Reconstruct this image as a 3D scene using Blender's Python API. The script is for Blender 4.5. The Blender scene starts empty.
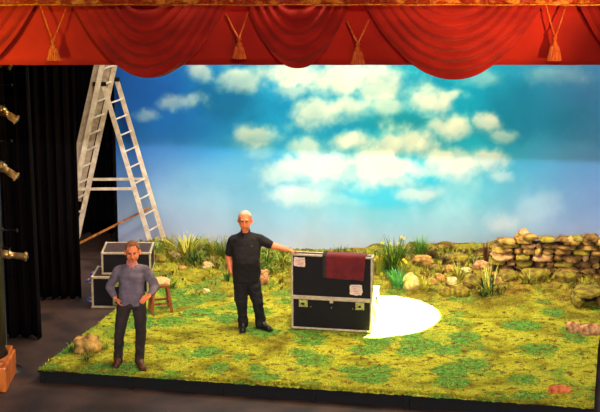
import bpy, bmesh, math, random
import numpy as np
from mathutils import Vector, Matrix, noise, Euler
random.seed(7)
PI = math.pi
C = bpy.context.scene
COL = C.collection

# ------------------------------------------------------------------ camera, light, exposure
F_PX = 1650.0
PITCH = math.radians(13.8)
CAM_Z = 7.53
cd = bpy.data.cameras.new('camera'); cam = bpy.data.objects.new('camera', cd); COL.objects.link(cam)
cd.sensor_width = 36.0; cd.lens = F_PX / 600 * 36
cam.location = (0, 0, CAM_Z); cam.rotation_euler = (PI / 2 - PITCH, 0, 0)
cd.clip_end = 200
C.camera = cam
C.view_settings.view_transform = 'Standard'; C.view_settings.look = 'None'
C.view_settings.gamma = 1; C.view_settings.use_curve_mapping = False
C.view_settings.exposure = 0.5

w = bpy.data.worlds.new('house'); C.world = w; w.use_nodes = True
w.node_tree.nodes['Background'].inputs[0].default_value = (0.5, 0.42, 0.45, 1)
w.node_tree.nodes['Background'].inputs[1].default_value = 0.04

def aim(o, tgt):
    o.rotation_euler = (Vector(tgt) - o.location).to_track_quat('-Z', 'Y').to_euler()
def area(name, loc, tgt, sx, sy, power, col, spread=180):
    l = bpy.data.lights.new(name, 'AREA'); l.shape = 'RECTANGLE'; l.size = sx; l.size_y = sy
    l.energy = power; l.color = col; l.spread = math.radians(spread)
    o = bpy.data.objects.new(name, l); COL.objects.link(o); o.location = loc; aim(o, tgt); return o
def spot(name, loc, tgt, deg, power, col, blend=.3, rad=.1, sx=1.0):
    l = bpy.data.lights.new(name, 'SPOT'); l.spot_size = math.radians(deg); l.spot_blend = blend
    l.energy = power; l.color = col; l.shadow_soft_size = rad
    o = bpy.data.objects.new(name, l); COL.objects.link(o); o.location = loc; aim(o, tgt); return o

YB = 27.25          # plane of the painted cloth
# overhead warm wash on the set, from the bars behind the pelmet
area('overhead_bar_light', (1.6, 22.6, 6.9), (0.4, 23.6, 0), 6.5, .5, 350, (1.0, .86, .52), 130)
area('overhead_back_light', (-.5, 24.6, 6.9), (-.3, 25.2, 0), 7.5, .4, 90, (1.0, .88, .60), 110)
# sky cloth batten, just above the top of view
area('sky_batten_light', (0.6, 25.7, 7.3), (0.6, YB, 3.4), 9.0, .3, 300, (.88, .95, 1.0), 150)
# front of house lanterns
spot('front_light', (1.5, 2.5, 10.5), (0, 23.0, 0.6), 34, 3000, (1.0, .78, .52), .5, .12)
# pale front wash with its upper shutter pushed in: brightens the lower half of the sky cloth
fws = [spot('front_profile_light', (x, 3.0, 6.6), (0.2, YB, .5), 40, 1850, (.90, .93, 1.0), .3, .02) for x in (-9, -4.5, .5, 5.5, 9.5)]
def shutter(o, zl, zr, yplane, feather=.0016):
    """upper shutter blade of a profile lantern: everything above the line (x=-4, zl)-(x=5.5, zr) on the cloth is dark"""
    l = o.data; l.use_nodes = True; nt = l.node_tree; N = nt.nodes; L = nt.links
    em = N['Emission']
    bpy.context.view_layer.update()
    R = o.rotation_euler.to_matrix().transposed()
    p1 = R @ (Vector((-4, yplane, zl)) - o.location); p2 = R @ (Vector((5.5, yplane, zr)) - o.location)
    n = p1.cross(p2).normalized()
    up = R @ Vector((0, 0, 1))
    if n.dot(up) < 0: n = -n
    tc = N.new('ShaderNodeTexCoord')
    nm = N.new('ShaderNodeVectorMath'); nm.operation = 'NORMALIZE'; L.new(tc.outputs['Normal'], nm.inputs[0])
    dp = N.new('ShaderNodeVectorMath'); dp.operation = 'DOT_PRODUCT'; L.new(nm.outputs[0], dp.inputs[0])
    dp.inputs[1].default_value = n
    mr = N.new('ShaderNodeMapRange'); L.new(dp.outputs['Value'], mr.inputs['Value'])
    mr.inputs['From Min'].default_value = -feather; mr.inputs['From Max'].default_value = feather
    mr.inputs['To Min'].default_value = 1; mr.inputs['To Max'].default_value = 0
    L.new(mr.outputs[0], em.inputs['Strength'])
for fw in fws: shutter(fw, 1.94, 1.58, YB)
# warm light on the red pelmet from the left box boom
spot('pelmet_light', (-6.5, 13.5, 4.6), (-5.0, 20.1, 4.6), 40, 1900, (1.0, .80, .12), .9, .7)
spot('pelmet_light', (2.5, 10.5, 3.6), (1.2, 20.1, 4.8), 50, 430, (1.0, .10, .14), .9, .6)
spot('moulding_light', (5.5, 14.0, 4.4), (2.6, 19.9, 5.3), 24, 1500, (1.0, .62, .22), .8, .1)
# side lantern on the left boom, lights ladder and sky cloth
spot('side_light', (-6.6, 21.6, 1.5), (-1.5, YB, 3.2), 50, 300, (.92, .93, 1.0), .6, .04)
spot('side_light', (-4.5, 18.0, 3.9), (-3.0, 26.5, 1.8), 22, 420, (1.0, .90, .85), .7, .05)
# tight white spot making the pool beside the road case
spot('pool_light', (3.0, 25.3, 6.6), (1.12, 23.12, .2), 15.4, 230000, (.74, .82, 1.0), .12, .02)

# ------------------------------------------------------------------ measuring helpers (real planes in the stage)
cp, sp_ = math.cos(PITCH), math.sin(PITCH)
def ray(px, py):
    x = (px - 300) / F_PX; v = (206 - py) / F_PX
    return Vector((x, cp + v * sp_, -sp_ + v * cp))
def onz(px, py, z=0.2):
    r = ray(px, py); t = (z - CAM_Z) / r.z
    return Vector((r.x * t, r.y * t, z))
def ony(px, py, y):
    r = ray(px, py); t = y / r.y
    return Vector((r.x * t, y, CAM_Z + r.z * t))

# ------------------------------------------------------------------ object helpers
def link(name, me, mats=None, parent=None, smooth=False):
    o = bpy.data.objects.new(name, me); COL.objects.link(o)
    if mats is not None:
        for m in (mats if isinstance(mats, (list, tuple)) else [mats]): me.materials.append(m)
    if parent is not None: o.parent = parent
    if smooth:
        for p in me.polygons: p.use_smooth = True
    return o
def obj(name, bm, mats=None, parent=None, smooth=False):
    me = bpy.data.meshes.new(name); bm.normal_update(); bm.to_mesh(me); bm.free()
    return link(name, me, mats, parent, smooth)
def tag(o, label=None, cat=None, group=None, kind=None):
    if label: o['label'] = label
    if cat: o['category'] = cat
    if group: o['group'] = group
    if kind: o['kind'] = kind
    return o
def empty(name, label, cat, loc=(0, 0, 0), rz=0, group=None, kind=None):
    o = bpy.data.objects.new(name, None); COL.objects.link(o); o.location = loc; o.rotation_euler = (0, 0, rz)
    o.empty_display_size = .1
    return tag(o, label, cat, group, kind)
def BM(): return bmesh.new()
def box(bm, c, s, rz=0, bevel=0, mi=0, rot=None):
    r = bmesh.ops.create_cube(bm, size=1)
    vs = r['verts']
    M = Matrix.Translation(c) @ (rot.to_4x4() if rot is not None else Matrix.Rotation(rz, 4, 'Z')) @ Matrix.Diagonal((s[0], s[1], s[2], 1))
    bmesh.ops.transform(bm, matrix=M, verts=vs)
    fs = list({f for v in vs for f in v.link_faces})
    for f in fs: f.material_index = mi
    if bevel:
        es = list({e for v in vs for e in v.link_edges})
        bmesh.ops.bevel(bm, geom=es, offset=bevel, segments=2, affect='EDGES', profile=.5)
def basis(d):
    d = d.normalized(); a = Vector((0, 0, 1)) if abs(d.z) < .9 else Vector((1, 0, 0))
    x = d.cross(a).normalized(); y = d.cross(x).normalized(); return x, y
def tube(bm, pts, rad, n=8, mi=0, cap=True):
    pts = [Vector(p) for p in pts]
    rings = []
    for i, p in enumerate(pts):
        d = (pts[min(i + 1, len(pts) - 1)] - pts[max(i - 1, 0)])
        x, y = basis(d); r = rad[i] if isinstance(rad, (list, tuple)) else rad
        rings.append([bm.verts.new(p + (x * math.cos(2 * PI * k / n) + y * math.sin(2 * PI * k / n)) * r) for k in range(n)])
    for a, b in zip(rings, rings[1:]):
        for k in range(n):
            f = bm.faces.new((a[k], a[(k + 1) % n], b[(k + 1) % n], b[k])); f.material_index = mi; f.smooth = True
    if cap:
        bm.faces.new(rings[0]).material_index = mi; bm.faces.new(rings[-1][::-1]).material_index = mi
def bar(bm, p0, p1, wx, wy, up=Vector((0, 0, 1)), mi=0):
    """rectangular bar between two points; wy measured along 'up' made square to the bar"""
    p0 = Vector(p0); p1 = Vector(p1); d = (p1 - p0); L = d.length; d.normalize()
    u = (up - d * up.dot(d)).normalized(); x = d.cross(u)
    R = Matrix((x, u, d)).transposed()
    box(bm, (p0 + p1) / 2, (wx, wy, L), mi=mi, rot=R)
def lathe(bm, prof, c=(0, 0, 0), axis=Vector((0, 0, 1)), n=20, mi=0):
    axis = axis.normalized(); x, y = basis(axis); c = Vector(c); rings = []
    for r, h in prof:
        rings.append([bm.verts.new(c + axis * h + (x * math.cos(2 * PI * k / n) + y * math.sin(2 * PI * k / n)) * r) for k in range(n)])
    for a, b in zip(rings, rings[1:]):
        for k in range(n):
            f = bm.faces.new((a[k], a[(k + 1) % n], b[(k + 1) % n], b[k])); f.material_index = mi; f.smooth = True
    bm.faces.new(rings[0]).material_index = mi; bm.faces.new(rings[-1][::-1]).material_index = mi
def ellip(bm, c, r, rot=None, sub=3):
    v = bmesh.ops.create_icosphere(bm, subdivisions=sub, radius=1)['verts']
    M = Matrix.Translation(c) @ (rot.to_4x4() if rot is not None else Matrix.Identity(4)) @ Matrix.Diagonal((r[0], r[1], r[2], 1))
    bmesh.ops.transform(bm, matrix=M, verts=v)
def capsule(bm, p0, p1, r0, r1, n=14):
    p0 = Vector(p0); p1 = Vector(p1); d = (p1 - p0).normalized()
    pts = []; rs = []
    for a in (-80, -55, -25): pts.append(p0 + d * r0 * math.sin(math.radians(a))); rs.append(r0 * math.cos(math.radians(a)))
    pts.append(p0); rs.append(r0); pts.append((p0 + p1) / 2); rs.append((r0 + r1) / 2); pts.append(p1); rs.append(r1)
    for a in (25, 55, 80): pts.append(p1 + d * r1 * math.sin(math.radians(a))); rs.append(r1 * math.cos(math.radians(a)))
    x, y = basis(d); rings = []
    for p, r in zip(pts, rs):
        rings.append([bm.verts.new(p + (x * math.cos(2 * PI * k / n) + y * math.sin(2 * PI * k / n)) * r) for k in range(n)])
    for a, b in zip(rings, rings[1:]):
        for k in range(n): bm.faces.new((a[k], a[(k + 1) % n], b[(k + 1) % n], b[k]))
    bm.faces.new(rings[0][::-1]); bm.faces.new(rings[-1])
def loft(bm, secs, n=24, power=2.0):
    """secs: (center, half width, half depth, yaw)"""
    rings = []
    for c, a, b, yaw in secs:
        c = Vector(c); ring = []
        for k in range(n):
            t = 2 * PI * k / n; ct, st = math.cos(t), math.sin(t)
            x = a * math.copysign(abs(ct) ** (2 / power), ct); y = b * math.copysign(abs(st) ** (2 / power), st)
            ring.append(bm.verts.new(c + Vector((x * math.cos(yaw) - y * math.sin(yaw), x * math.sin(yaw) + y * math.cos(yaw), 0))))
        rings.append(ring)
    for a, b in zip(rings, rings[1:]):
        for k in range(n): bm.faces.new((a[k], a[(k + 1) % n], b[(k + 1) % n], b[k]))
    bm.faces.new(rings[0][::-1]); bm.faces.new(rings[-1])
def remesh(name, bm, voxel, mats, parent, smooth_it=4, wrinkle=0, wscale=12):
    bmesh.ops.recalc_face_normals(bm, faces=bm.faces)
    me = bpy.data.meshes.new(name + '_raw'); bm.to_mesh(me); bm.free()
    t = bpy.data.objects.new(name + '_raw', me); COL.objects.link(t)
    m = t.modifiers.new('r', 'REMESH'); m.mode = 'VOXEL'; m.voxel_size = voxel
    s = t.modifiers.new('s', 'SMOOTH'); s.iterations = smooth_it; s.factor = .5
    dg = bpy.context.evaluated_depsgraph_get(); dg.update()
    out = bpy.data.meshes.new_from_object(t.evaluated_get(dg))
    bpy.data.objects.remove(t); bpy.data.meshes.remove(me)
    out.name = name
    if wrinkle:
        for v in out.vertices:
            q = v.co * wscale
            n_ = noise.noise(Vector((q.x, q.y, q.z * 1.8))) + .5 * noise.noise(q * 2.3)
            v.co += v.normal * wrinkle * n_
    out.materials.clear()
    return link(name, out, mats, parent, smooth=True)

# ------------------------------------------------------------------ materials
def new_mat(name):
    m = bpy.data.materials.new(name); m.use_nodes = True
    return m, m.node_tree.nodes, m.node_tree.links, m.node_tree.nodes['Principled BSDF']
def s2l(c):
    return tuple(((x / 255) / 12.92 if x / 255 <= .04045 else ((x / 255 + .055) / 1.055) ** 2.4) for x in c)
def mat(name, a, b=None, scale=8, rough=.7, metal=0, bump=0, bscale=None, detail=5, sheen=0, stretch=(1, 1, 1), lo=.35, hi=.65, spec=.3):
    m, N, L, P = new_mat(name)
    P.inputs['Roughness'].default_value = rough; P.inputs['Metallic'].default_value = metal
    P.inputs['Specular IOR Level'].default_value = spec
    if sheen: P.inputs['Sheen Weight'].default_value = sheen
    tc = N.new('ShaderNodeTexCoord'); mp = N.new('ShaderNodeMapping'); mp.inputs['Scale'].default_value = stretch
    L.new(tc.outputs['Object'], mp.inputs[0])
    n = N.new('ShaderNodeTexNoise'); n.inputs['Scale'].default_value = scale; n.inputs['Detail'].default_value = detail
    L.new(mp.outputs[0], n.inputs[0])
    r = N.new('ShaderNodeValToRGB'); L.new(n.outputs[0], r.inputs[0])
    b = b or tuple(x * .8 for x in a)
    r.color_ramp.elements[0].position = lo; r.color_ramp.elements[1].position = hi
    r.color_ramp.elements[0].color = (*s2l(b), 1); r.color_ramp.elements[1].color = (*s2l(a), 1)
    L.new(r.outputs[0], P.inputs['Base Color'])
    if bump:
        n2 = N.new('ShaderNodeTexNoise'); n2.inputs['Scale'].default_value = bscale or scale * 3; n2.inputs['Detail'].default_value = 4
        L.new(mp.outputs[0], n2.inputs[0])
        bp = N.new('ShaderNodeBump'); bp.inputs['Strength'].default_value = bump; bp.inputs['Distance'].default_value = .02
        L.new(n2.outputs[0], bp.inputs['Height']); L.new(bp.outputs[0], P.inputs['Normal'])
    return m
M_floor = mat('stage_floor_paint', (70, 48, 42), (42, 29, 27), 2.2, .55, bump=.15, bscale=30)
M_black = mat('black_masonry', (14, 12, 13), (8, 7, 8), 3, .9)
M_drape = mat('black_wool_drape', (14, 8, 8), (8, 5, 5), 5, 1, spec=.05, stretch=(4, 4, .3))
M_red = mat('red_velvet', (190, 38, 24), (160, 26, 20), 2.5, .8, sheen=.15, stretch=(1, 1, 2), bump=.12, bscale=90)
M_redflat = mat('red_velvet_backing', (192, 40, 24), (164, 30, 20), 2, .85, sheen=.1, bump=.12, bscale=90)
M_cord = mat('gold_silk_cord', (244, 126, 50), (196, 80, 28), 60, .5, stretch=(1, 1, .25), bump=.4, bscale=120)
M_gold = mat('gilded_carving', (230, 150, 50), (170, 56, 22), 7, .5, metal=0, bump=.3, bscale=25, lo=.5, hi=.62)
M_giltline = mat('gilt_line', (226, 150, 60), (180, 96, 30), 20, .35, metal=.4)
M_pillar = mat('dark_marbled_pillar', (44, 28, 26), (16, 10, 11), 6, .35, stretch=(1, 1, .4))
M_plinth = mat('varnished_plinth', (206, 110, 40), (150, 64, 22), 8, .35, stretch=(1, 1, .3))
M_alu = mat('aluminium', (206, 184, 158), (176, 150, 124), 14, .38, metal=.35)
M_aluladder = mat('ladder_aluminium', (238, 218, 196), (206, 180, 154), 9, .42, metal=.3)
M_paper = mat('torn_paper_label', (232, 206, 188), (205, 160, 138), 60, .8)
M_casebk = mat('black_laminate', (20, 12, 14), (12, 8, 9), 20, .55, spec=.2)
M_casetop = mat('case_top_laminate', (70, 48, 44), (44, 30, 28), 14, .5)  # paler tone for the upward faces of the two left cases
M_latch = mat('brassy_latch', (200, 196, 110), (120, 118, 50), 60, .35, metal=.3)
M_dark = mat('dark_metal', (30, 26, 26), (18, 15, 15), 20, .45, metal=.4)
M_brass = mat('brassy_lantern', (200, 156, 92), (130, 88, 44), 12, .32, metal=.6)
M_lens = mat('lantern_lens', (60, 56, 60), (30, 28, 34), 5, .1)
M_wheel = mat('blue_caster_tyre', (86, 92, 180), (60, 62, 130), 20, .5)
M_cloth = mat('maroon_cloth', (100, 12, 20), (80, 8, 16), 10, .85, sheen=.1)
M_greyband = mat('grey_cloth_band', (48, 36, 34), (34, 26, 25), 20, .9)
M_wood = mat('stool_wood', (164, 84, 30), (104, 44, 14), 14, .5, stretch=(1, 1, .2))
M_seat = mat('pale_rush_seat', (226, 176, 116), (196, 132, 76), 40, .75, bump=.4)
M_deckside = mat('platform_black_timber', (13, 7, 8), (8, 4, 5), 10, .9)
M_batten = mat('timber_batten', (180, 110, 44), (120, 66, 24), 14, .6)
M_skin = mat('skin', (236, 134, 84), (212, 106, 62), 14, .5)
M_lips = mat('lips', (176, 84, 70), (160, 72, 60), 14, .5)
M_eye = mat('eye', (36, 24, 22), (24, 16, 14), 14, .3)
M_hairbr = mat('sandy_brown_hair', (150, 92, 52), (96, 56, 32), 90, .8, bump=.5, bscale=160)
M_hairgr = mat('cropped_grey_hair', (196, 176, 156), (160, 128, 104), 90, .85, bump=.4, bscale=160)
M_jumper = mat('slate_jumper_wool', (116, 98, 104), (92, 78, 84), 9, .9, bump=.25, bscale=130)
M_shirt = mat('checked_shirt_collar', (222, 150, 130), (190, 70, 60), 60, .8)
M_jeans = mat('dark_jeans', (54, 38, 34), (34, 24, 22), 8, .85, bump=.2, bscale=80)
M_polo = mat('black_polo_cotton', (30, 22, 22), (20, 15, 16), 8, .85)
M_trou = mat('black_work_trousers', (27, 20, 21), (17, 13, 14), 8, .85)
M_shoebr = mat('brown_leather', (92, 46, 28), (60, 28, 18), 14, .45)
M_shoebk = mat('black_leather', (22, 16, 15), (13, 9, 9), 14, .45)
M_button = mat('button', (90, 84, 80), (60, 56, 54), 14, .4)
M_rock = mat('ochre_rock', (204, 154, 78), (104, 70, 30), 9, .85, bump=.6, bscale=26)
M_rockpale = mat('pale_rock', (228, 200, 140), (178, 140, 80), 9, .85, bump=.5, bscale=26)
M_rockpink = mat('pinkish_rock', (218, 160, 108), (116, 72, 38), 12, .85, bump=.6, bscale=26)
M_rockred = mat('rust_red_rock', (220, 124, 66), (150, 60, 28), 12, .85, bump=.6, bscale=26)
M_rockmoss = mat('mossy_rock', (150, 132, 34), (90, 64, 26), 10, .9, bump=.7, bscale=30)
M_soilshade = mat('soil_and_hollow_shade', (40, 20, 14), (22, 10, 8), 14, .95)  # soil of the wall core; also the painted shade in the stone hollow
def leaf(name, a, b): return mat(name, a, b, 6, .6)
M_lfyel = leaf('straw_leaf', (196, 182, 66), (146, 132, 36))
M_lfgrn = leaf('green_leaf', (120, 150, 44), (66, 96, 26))
M_lfdk = leaf('dark_green_leaf', (60, 84, 34), (30, 44, 20))
M_lfteal = leaf('teal_leaf', (74, 150, 84), (40, 104, 56))
M_lfbrt = leaf('bright_green_leaf', (120, 190, 60), (70, 140, 40))
M_lfolive = leaf('olive_leaf', (168, 166, 52), (110, 110, 30))
M_lfbrown = leaf('brown_twig', (120, 66, 40), (74, 38, 26))
M_flower = leaf('yellow_petal', (244, 214, 60), (226, 180, 30))

# turf: mossy mats of several greens
def turf_mat():
    m, N, L, P = new_mat('mossy_turf'); P.inputs['Roughness'].default_value = .95; P.inputs['Specular IOR Level'].default_value = .1
    tc = N.new('ShaderNodeTexCoord')
    def nz(s, d=5, dist=0):
        n = N.new('ShaderNodeTexNoise'); n.inputs['Scale'].default_value = s; n.inputs['Detail'].default_value = d
        n.inputs['Distortion'].default_value = dist; L.new(tc.outputs['Object'], n.inputs[0]); return n
    def ramp(src, stops):
        r = N.new('ShaderNodeValToRGB'); L.new(src, r.inputs[0]); e = r.color_ramp.elements
        while len(e) < len(stops): e.new(.5)
        for q, (p, c) in zip(e, stops): q.position = p; q.color = (*s2l(c), 1) if len(c) == 3 else c
        return r
    def mix(f, a, b):
        x = N.new('ShaderNodeMixRGB'); L.new(f, x.inputs[0]); L.new(a, x.inputs[1]); L.new(b, x.inputs[2]); return x.outputs[0]
    base = ramp(nz(1.6, 9, .6).outputs[0], [(.34, (116, 106, 24)), (.45, (158, 152, 34)), (.54, (192, 184, 50)), (.64, (134, 156, 44))])
    green = ramp(nz(22, 4).outputs[0], [(.35, (66, 114, 40)), (.65, (118, 164, 62))])
    # patches
    v = N.new('ShaderNodeTexVoronoi'); v.inputs['Scale'].default_value = 2.0; v.inputs['Randomness'].default_value = 1
    wn = nz(5, 4); ad = N.new('ShaderNodeMixRGB'); ad.inputs[0].default_value = .16
    L.new(tc.outputs['Object'], ad.inputs[1]); L.new(wn.outputs['Color'], ad.inputs[2]); L.new(ad.outputs[0], v.inputs['Vector'])
    sub = N.new('ShaderNodeMath'); sub.operation = 'MULTIPLY_ADD'; L.new(nz(1.1, 3).outputs[0], sub.inputs[0]); sub.inputs[1].default_value = -1.1; L.new(v.outputs['Distance'], sub.inputs[2])
    rag = N.new('ShaderNodeMath'); rag.operation = 'MULTIPLY_ADD'; L.new(nz(11, 6).outputs[0], rag.inputs[0]); rag.inputs[1].default_value = .45; L.new(sub.outputs[0], rag.inputs[2])
    pm = ramp(rag.outputs[0], [(.0, (1, 1, 1, 1)), (.16, (0, 0, 0, 1))])
    c1 = mix(pm.outputs[0], base.outputs[0], green.outputs[0])
    # brown crevices
    br = ramp(nz(10, 10, .5).outputs[0], [(.34, (1, 1, 1, 1)), (.47, (0, 0, 0, 1))])
    brown = ramp(nz(30, 2).outputs[0], [(.3, (74, 50, 16)), (.7, (132, 92, 30))])
    c2 = mix(br.outputs[0], c1, brown.outputs[0])
    # earthier towards the bank: painted attribute
    at = N.new('ShaderNodeAttribute'); at.attribute_name = 'earth'
    er = ramp(nz(4.5, 8, .8).outputs[0], [(.38, (58, 36, 14)), (.47, (116, 84, 28)), (.56, (170, 138, 50)), (.62, (140, 140, 40)), (.72, (76, 92, 26))])
    c3 = mix(at.outputs['Fac'], c2, er.outputs[0])
    fg = ramp(nz(55, 3).outputs[0], [(.36, (120, 120, 110)), (.6, (255, 255, 255))])
    mm = N.new('ShaderNodeMixRGB'); mm.blend_type = 'MULTIPLY'; mm.inputs[0].default_value = .8; L.new(c3, mm.inputs[1]); L.new(fg.outputs[0], mm.inputs[2]); c3 = mm.outputs[0]
    L.new(c3, P.inputs['Base Color'])
    bp = N.new('ShaderNodeBump'); bp.inputs['Strength'].default_value = .8; bp.inputs['Distance'].default_value = .04
    L.new(nz(24, 6).outputs[0], bp.inputs['Height']); L.new(bp.outputs[0], P.inputs['Normal'])
    return m
M_turf = turf_mat()

# ------------------------------------------------------------------ the setting
def plane(name, pts, m, parent=None):
    bm = BM(); bm.faces.new([bm.verts.new(p) for p in pts]); o = obj(name, bm, m, parent); o['kind'] = 'structure'; return o
bm = BM(); box(bm, (0, 22.5, -.05), (22, 17, .1)); tag(obj('floor', bm, M_floor), kind='structure')
bm = BM(); box(bm, (0, 30.1, 4.5), (22, .2, 9)); tag(obj('wall_back', bm, M_black), kind='structure')
bm = BM(); box(bm, (-9.6, 25.2, 4.5), (.2, 9.6, 9)); tag(obj('wall_left', bm, M_black), kind='structure')
bm = BM(); box(bm, (9.6, 25.2, 4.5), (.2, 9.6, 9)); tag(obj('wall_right', bm, M_black), kind='structure')
bm = BM(); box(bm, (0, 25.2, 9.05), (22, 9.6, .1)); tag(obj('ceiling', bm, M_black), kind='structure')

# painted sky cloth -------------------------------------------------
def fbm(shape, seed, base, octv=6, sx=1.0):
    rng = np.random.RandomState(seed); H, W = shape; out = np.zeros(shape); amp = 1; tot = 0
    for o in range(octv):
        fy = base * 2 ** o; fx = int(base * 2 ** o * sx * W / H) + 1
        g = rng.rand(fy + 2, fx + 2)
        y = np.linspace(0, fy, H, endpoint=False); x = np.linspace(0, fx, W, endpoint=False)
        yi = y.astype(int); xi = x.astype(int); ty = (y - yi); tx = (x - xi)
        ty = (ty * ty * (3 - 2 * ty))[:, None]; tx = (tx * tx * (3 - 2 * tx))[None, :]
        a = g[np.ix_(yi, xi)]; b = g[np.ix_(yi, xi + 1)]; c = g[np.ix_(yi + 1, xi)]; d = g[np.ix_(yi + 1, xi + 1)]
        out += amp * ((a * (1 - tx) + b * tx) * (1 - ty) + (c * (1 - tx) + d * tx) * ty); tot += amp; amp *= .55
    return out / tot
def sky_cloth():
    pL = ony(115.5, 150, YB).x; x1 = 8.2; z0, z1 = .05, 6.2
    W, H = 640, 330
    xs = np.linspace(pL, x1, W); zs = np.linspace(z0, z1, H)
    X, Z = np.meshgrid(xs, zs)
    # picture coordinates of each point of the cloth (used only to lay out the painted clouds)
    dz = Z - CAM_Z; zc = YB * cp - dz * sp_; yc = YB * sp_ + dz * cp
    PX = 300 + F_PX * X / zc; PY = 206 - F_PX * yc / zc
    n1 = fbm((H, W), 1, 5); n2 = fbm((H, W), 2, 10); n3 = fbm((H, W), 3, 4, 5); n4 = fbm((H, W), 8, 22, 4)
    PX0, PY0 = PX, PY
    wa = fbm((H, W), 21, 12, 5); wb = fbm((H, W), 22, 12, 5)
    def lerp(a, b, t): t = np.clip(t, 0, 1)[..., None]; return a * (1 - t) + b * t
    cl = lambda *c: np.array(c, float)[None, None, :] * np.ones((H, W, 1))
    def sm(a, b, t): t = np.clip((t - a) / (b - a), 0, 1); return t * t * (3 - 2 * t)
    # horizontal hue: royal blue left, turquoise middle, steel blue right
    up = lerp(cl(26, 84, 168), cl(22, 128, 190), sm(120, 290, PX)); up = lerp(up, cl(14, 136, 178), sm(260, 400, PX)); up = lerp(up, cl(70, 132, 190), sm(470, 600, PX))
    low = lerp(cl(132, 152, 190), cl(128, 172, 204), sm(110, 210, PX)); low = lerp(low, cl(104, 184, 206), sm(220, 400, PX)); low = lerp(low, cl(128, 160, 208), sm(450, 600, PX))
    hor = lerp(cl(158, 158, 186), cl(196, 196, 206), sm(110, 300, PX)); hor = lerp(hor, cl(176, 174, 200), sm(430, 600, PX))
    v = PY + 26 * (n1 - .5)
    col = lerp(up, low, sm(120, 215, v)); col = lerp(col, hor, sm(195, 262, v))
    # darker storm patches and bright turquoise openings
    def blob(cx, cy, rx, ry, ns=.9, soft=.5):
        d = np.sqrt(((PX - cx) / rx) ** 2 + ((PY - cy) / ry) ** 2)
        d = d + ns * (n2 - .5) * 1.6 + ns * (n1 - .5) + ns * .5 * (n4 - .5)
        return 1 - sm(1 - soft, 1 + soft, d)
    for cx, cy, rx, ry, c, a in ((228, 98, 30, 20, (14, 84, 140), .75), (535, 108, 60, 26, (18, 104, 150), .6), (585, 90, 30, 22, (60, 116, 178), .5),
                                 (430, 84, 30, 10, (16, 120, 160), .6), (405, 122, 40, 9, (24, 122, 150), .8), (330, 126, 40, 8, (22, 120, 170), .5), (380, 158, 40, 9, (60, 150, 170), .6),
                                 (418, 172, 26, 12, (0, 168, 214), .95), (385, 196, 32, 10, (60, 186, 220), .7), (150, 84, 30, 26, (20, 70, 150), .5), (300, 150, 40, 12, (40, 140, 190), .4),
                                 (175, 128, 40, 14, (24, 96, 170), .5), (290, 100, 18, 20, (14, 110, 170), .6), (252, 172, 60, 18, (100, 160, 200), .5)):
        col = lerp(col, cl(*c), a * blob(cx, cy, rx, ry, .7, .6))
    PX = PX0 + 22 * (wa - .5); PY = PY0 + 15 * (wb - .5); n1, n2 = fbm((H, W), 31, 16, 5), fbm((H, W), 32, 30, 4)
    cloud = np.zeros((H, W)); top = np.zeros((H, W))
    for cx, cy, rx, ry, a in ((197, 74, 12, 9, .75), (238, 79, 20, 11, .8), (186, 104, 20, 7, .6), (145, 116, 13, 5, .5), (256, 137, 24, 9, .8), (262, 150, 14, 6, .35),
                              (300, 74, 44, 14, .95), (350, 78, 52, 18, 1), (375, 92, 26, 12, .9), (292, 88, 22, 9, .7), (316, 114, 24, 13, .9), (350, 108, 36, 12, .9), (380, 108, 24, 10, .8),
                              (355, 142, 24, 10, .95), (403, 143, 31, 16, 1), (310, 152, 16, 14, .75), (424, 101, 27, 14, .98), (446, 97, 16, 7, .85), (390, 80, 16, 18, .95),
                              (450, 127, 27, 11, .98), (484, 124, 16, 11, .9), (503, 137, 14, 6, .7), (330, 168, 46, 14, .95), (375, 168, 48, 16, 1), (290, 172, 26, 10, .75),
                              (405, 166, 26, 12, .9), (460, 168, 30, 13, 1), (487, 163, 16, 12, .95), (440, 158, 24, 9, .9), (498, 178, 12, 6, .6), (303, 194, 27, 8, .8), (320, 186, 30, 7, .5), (420, 192, 24, 6, .75), (394, 178, 24, 7, .8),
                              (503, 223, 13, 8, .7), (482, 76, 20, 9, .5), (560, 76, 28, 9, .35), (430, 118, 12, 4, .5), (335, 202, 30, 5, .3)):
        b = blob(cx, cy, rx * 1.02, ry * 1.04, .62, .62)
        cloud = np.maximum(cloud, a * b)
        top = np.maximum(top, b * (1 - np.clip((PY - cy) / ry * .5 + .5, 0, 1)))
    cloud = np.clip(cloud, 0, 1)
    rl = fbm((H, W), 41, 14, 2); gy, gx = np.gradient(rl); rel = np.clip(.5 + (gy * .9 - gx * .4) * 14, 0, 1)
    cc = lerp(cl(148, 174, 186), cl(216, 213, 204), np.clip(.08 + top * .8 + (rel - .35) * .7, 0, 1)); PX, PY = PX0, PY0
    cc = lerp(cc, cl(212, 218, 220), sm(150, 190, PY) * .6)
    col = lerp(col, cc, cloud)
    wisp = sm(.56, .78, n3) * sm(150, 185, PY) * (1 - sm(215, 240, PY)) * .32
    col = lerp(col, cl(226, 232, 230), wisp)
    col = col * (1 + (n4[..., None] - .5) * .06)
    col = np.clip(col / 255, 0, 1); lin = np.where(col <= .04045, col / 12.92, ((col + .055) / 1.055) ** 2.4)
    co = np.zeros((H, W, 3)); co[..., 0] = X; co[..., 2] = Z
    fold = .02 * np.sin(X * 2.1) + .012 * np.sin(X * 5.3 + .6)
    co[..., 1] = YB + fold
    idx = np.arange(H * W).reshape(H, W)
    q = np.stack([idx[:-1, :-1], idx[:-1, 1:], idx[1:, 1:], idx[1:, :-1]], -1).reshape(-1, 4)
    me = bpy.data.meshes.new('painted_cloth')
    me.from_pydata(co.reshape(-1, 3).tolist(), [], q.tolist())
    at = me.color_attributes.new('paint', 'FLOAT_COLOR', 'POINT')
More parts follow.
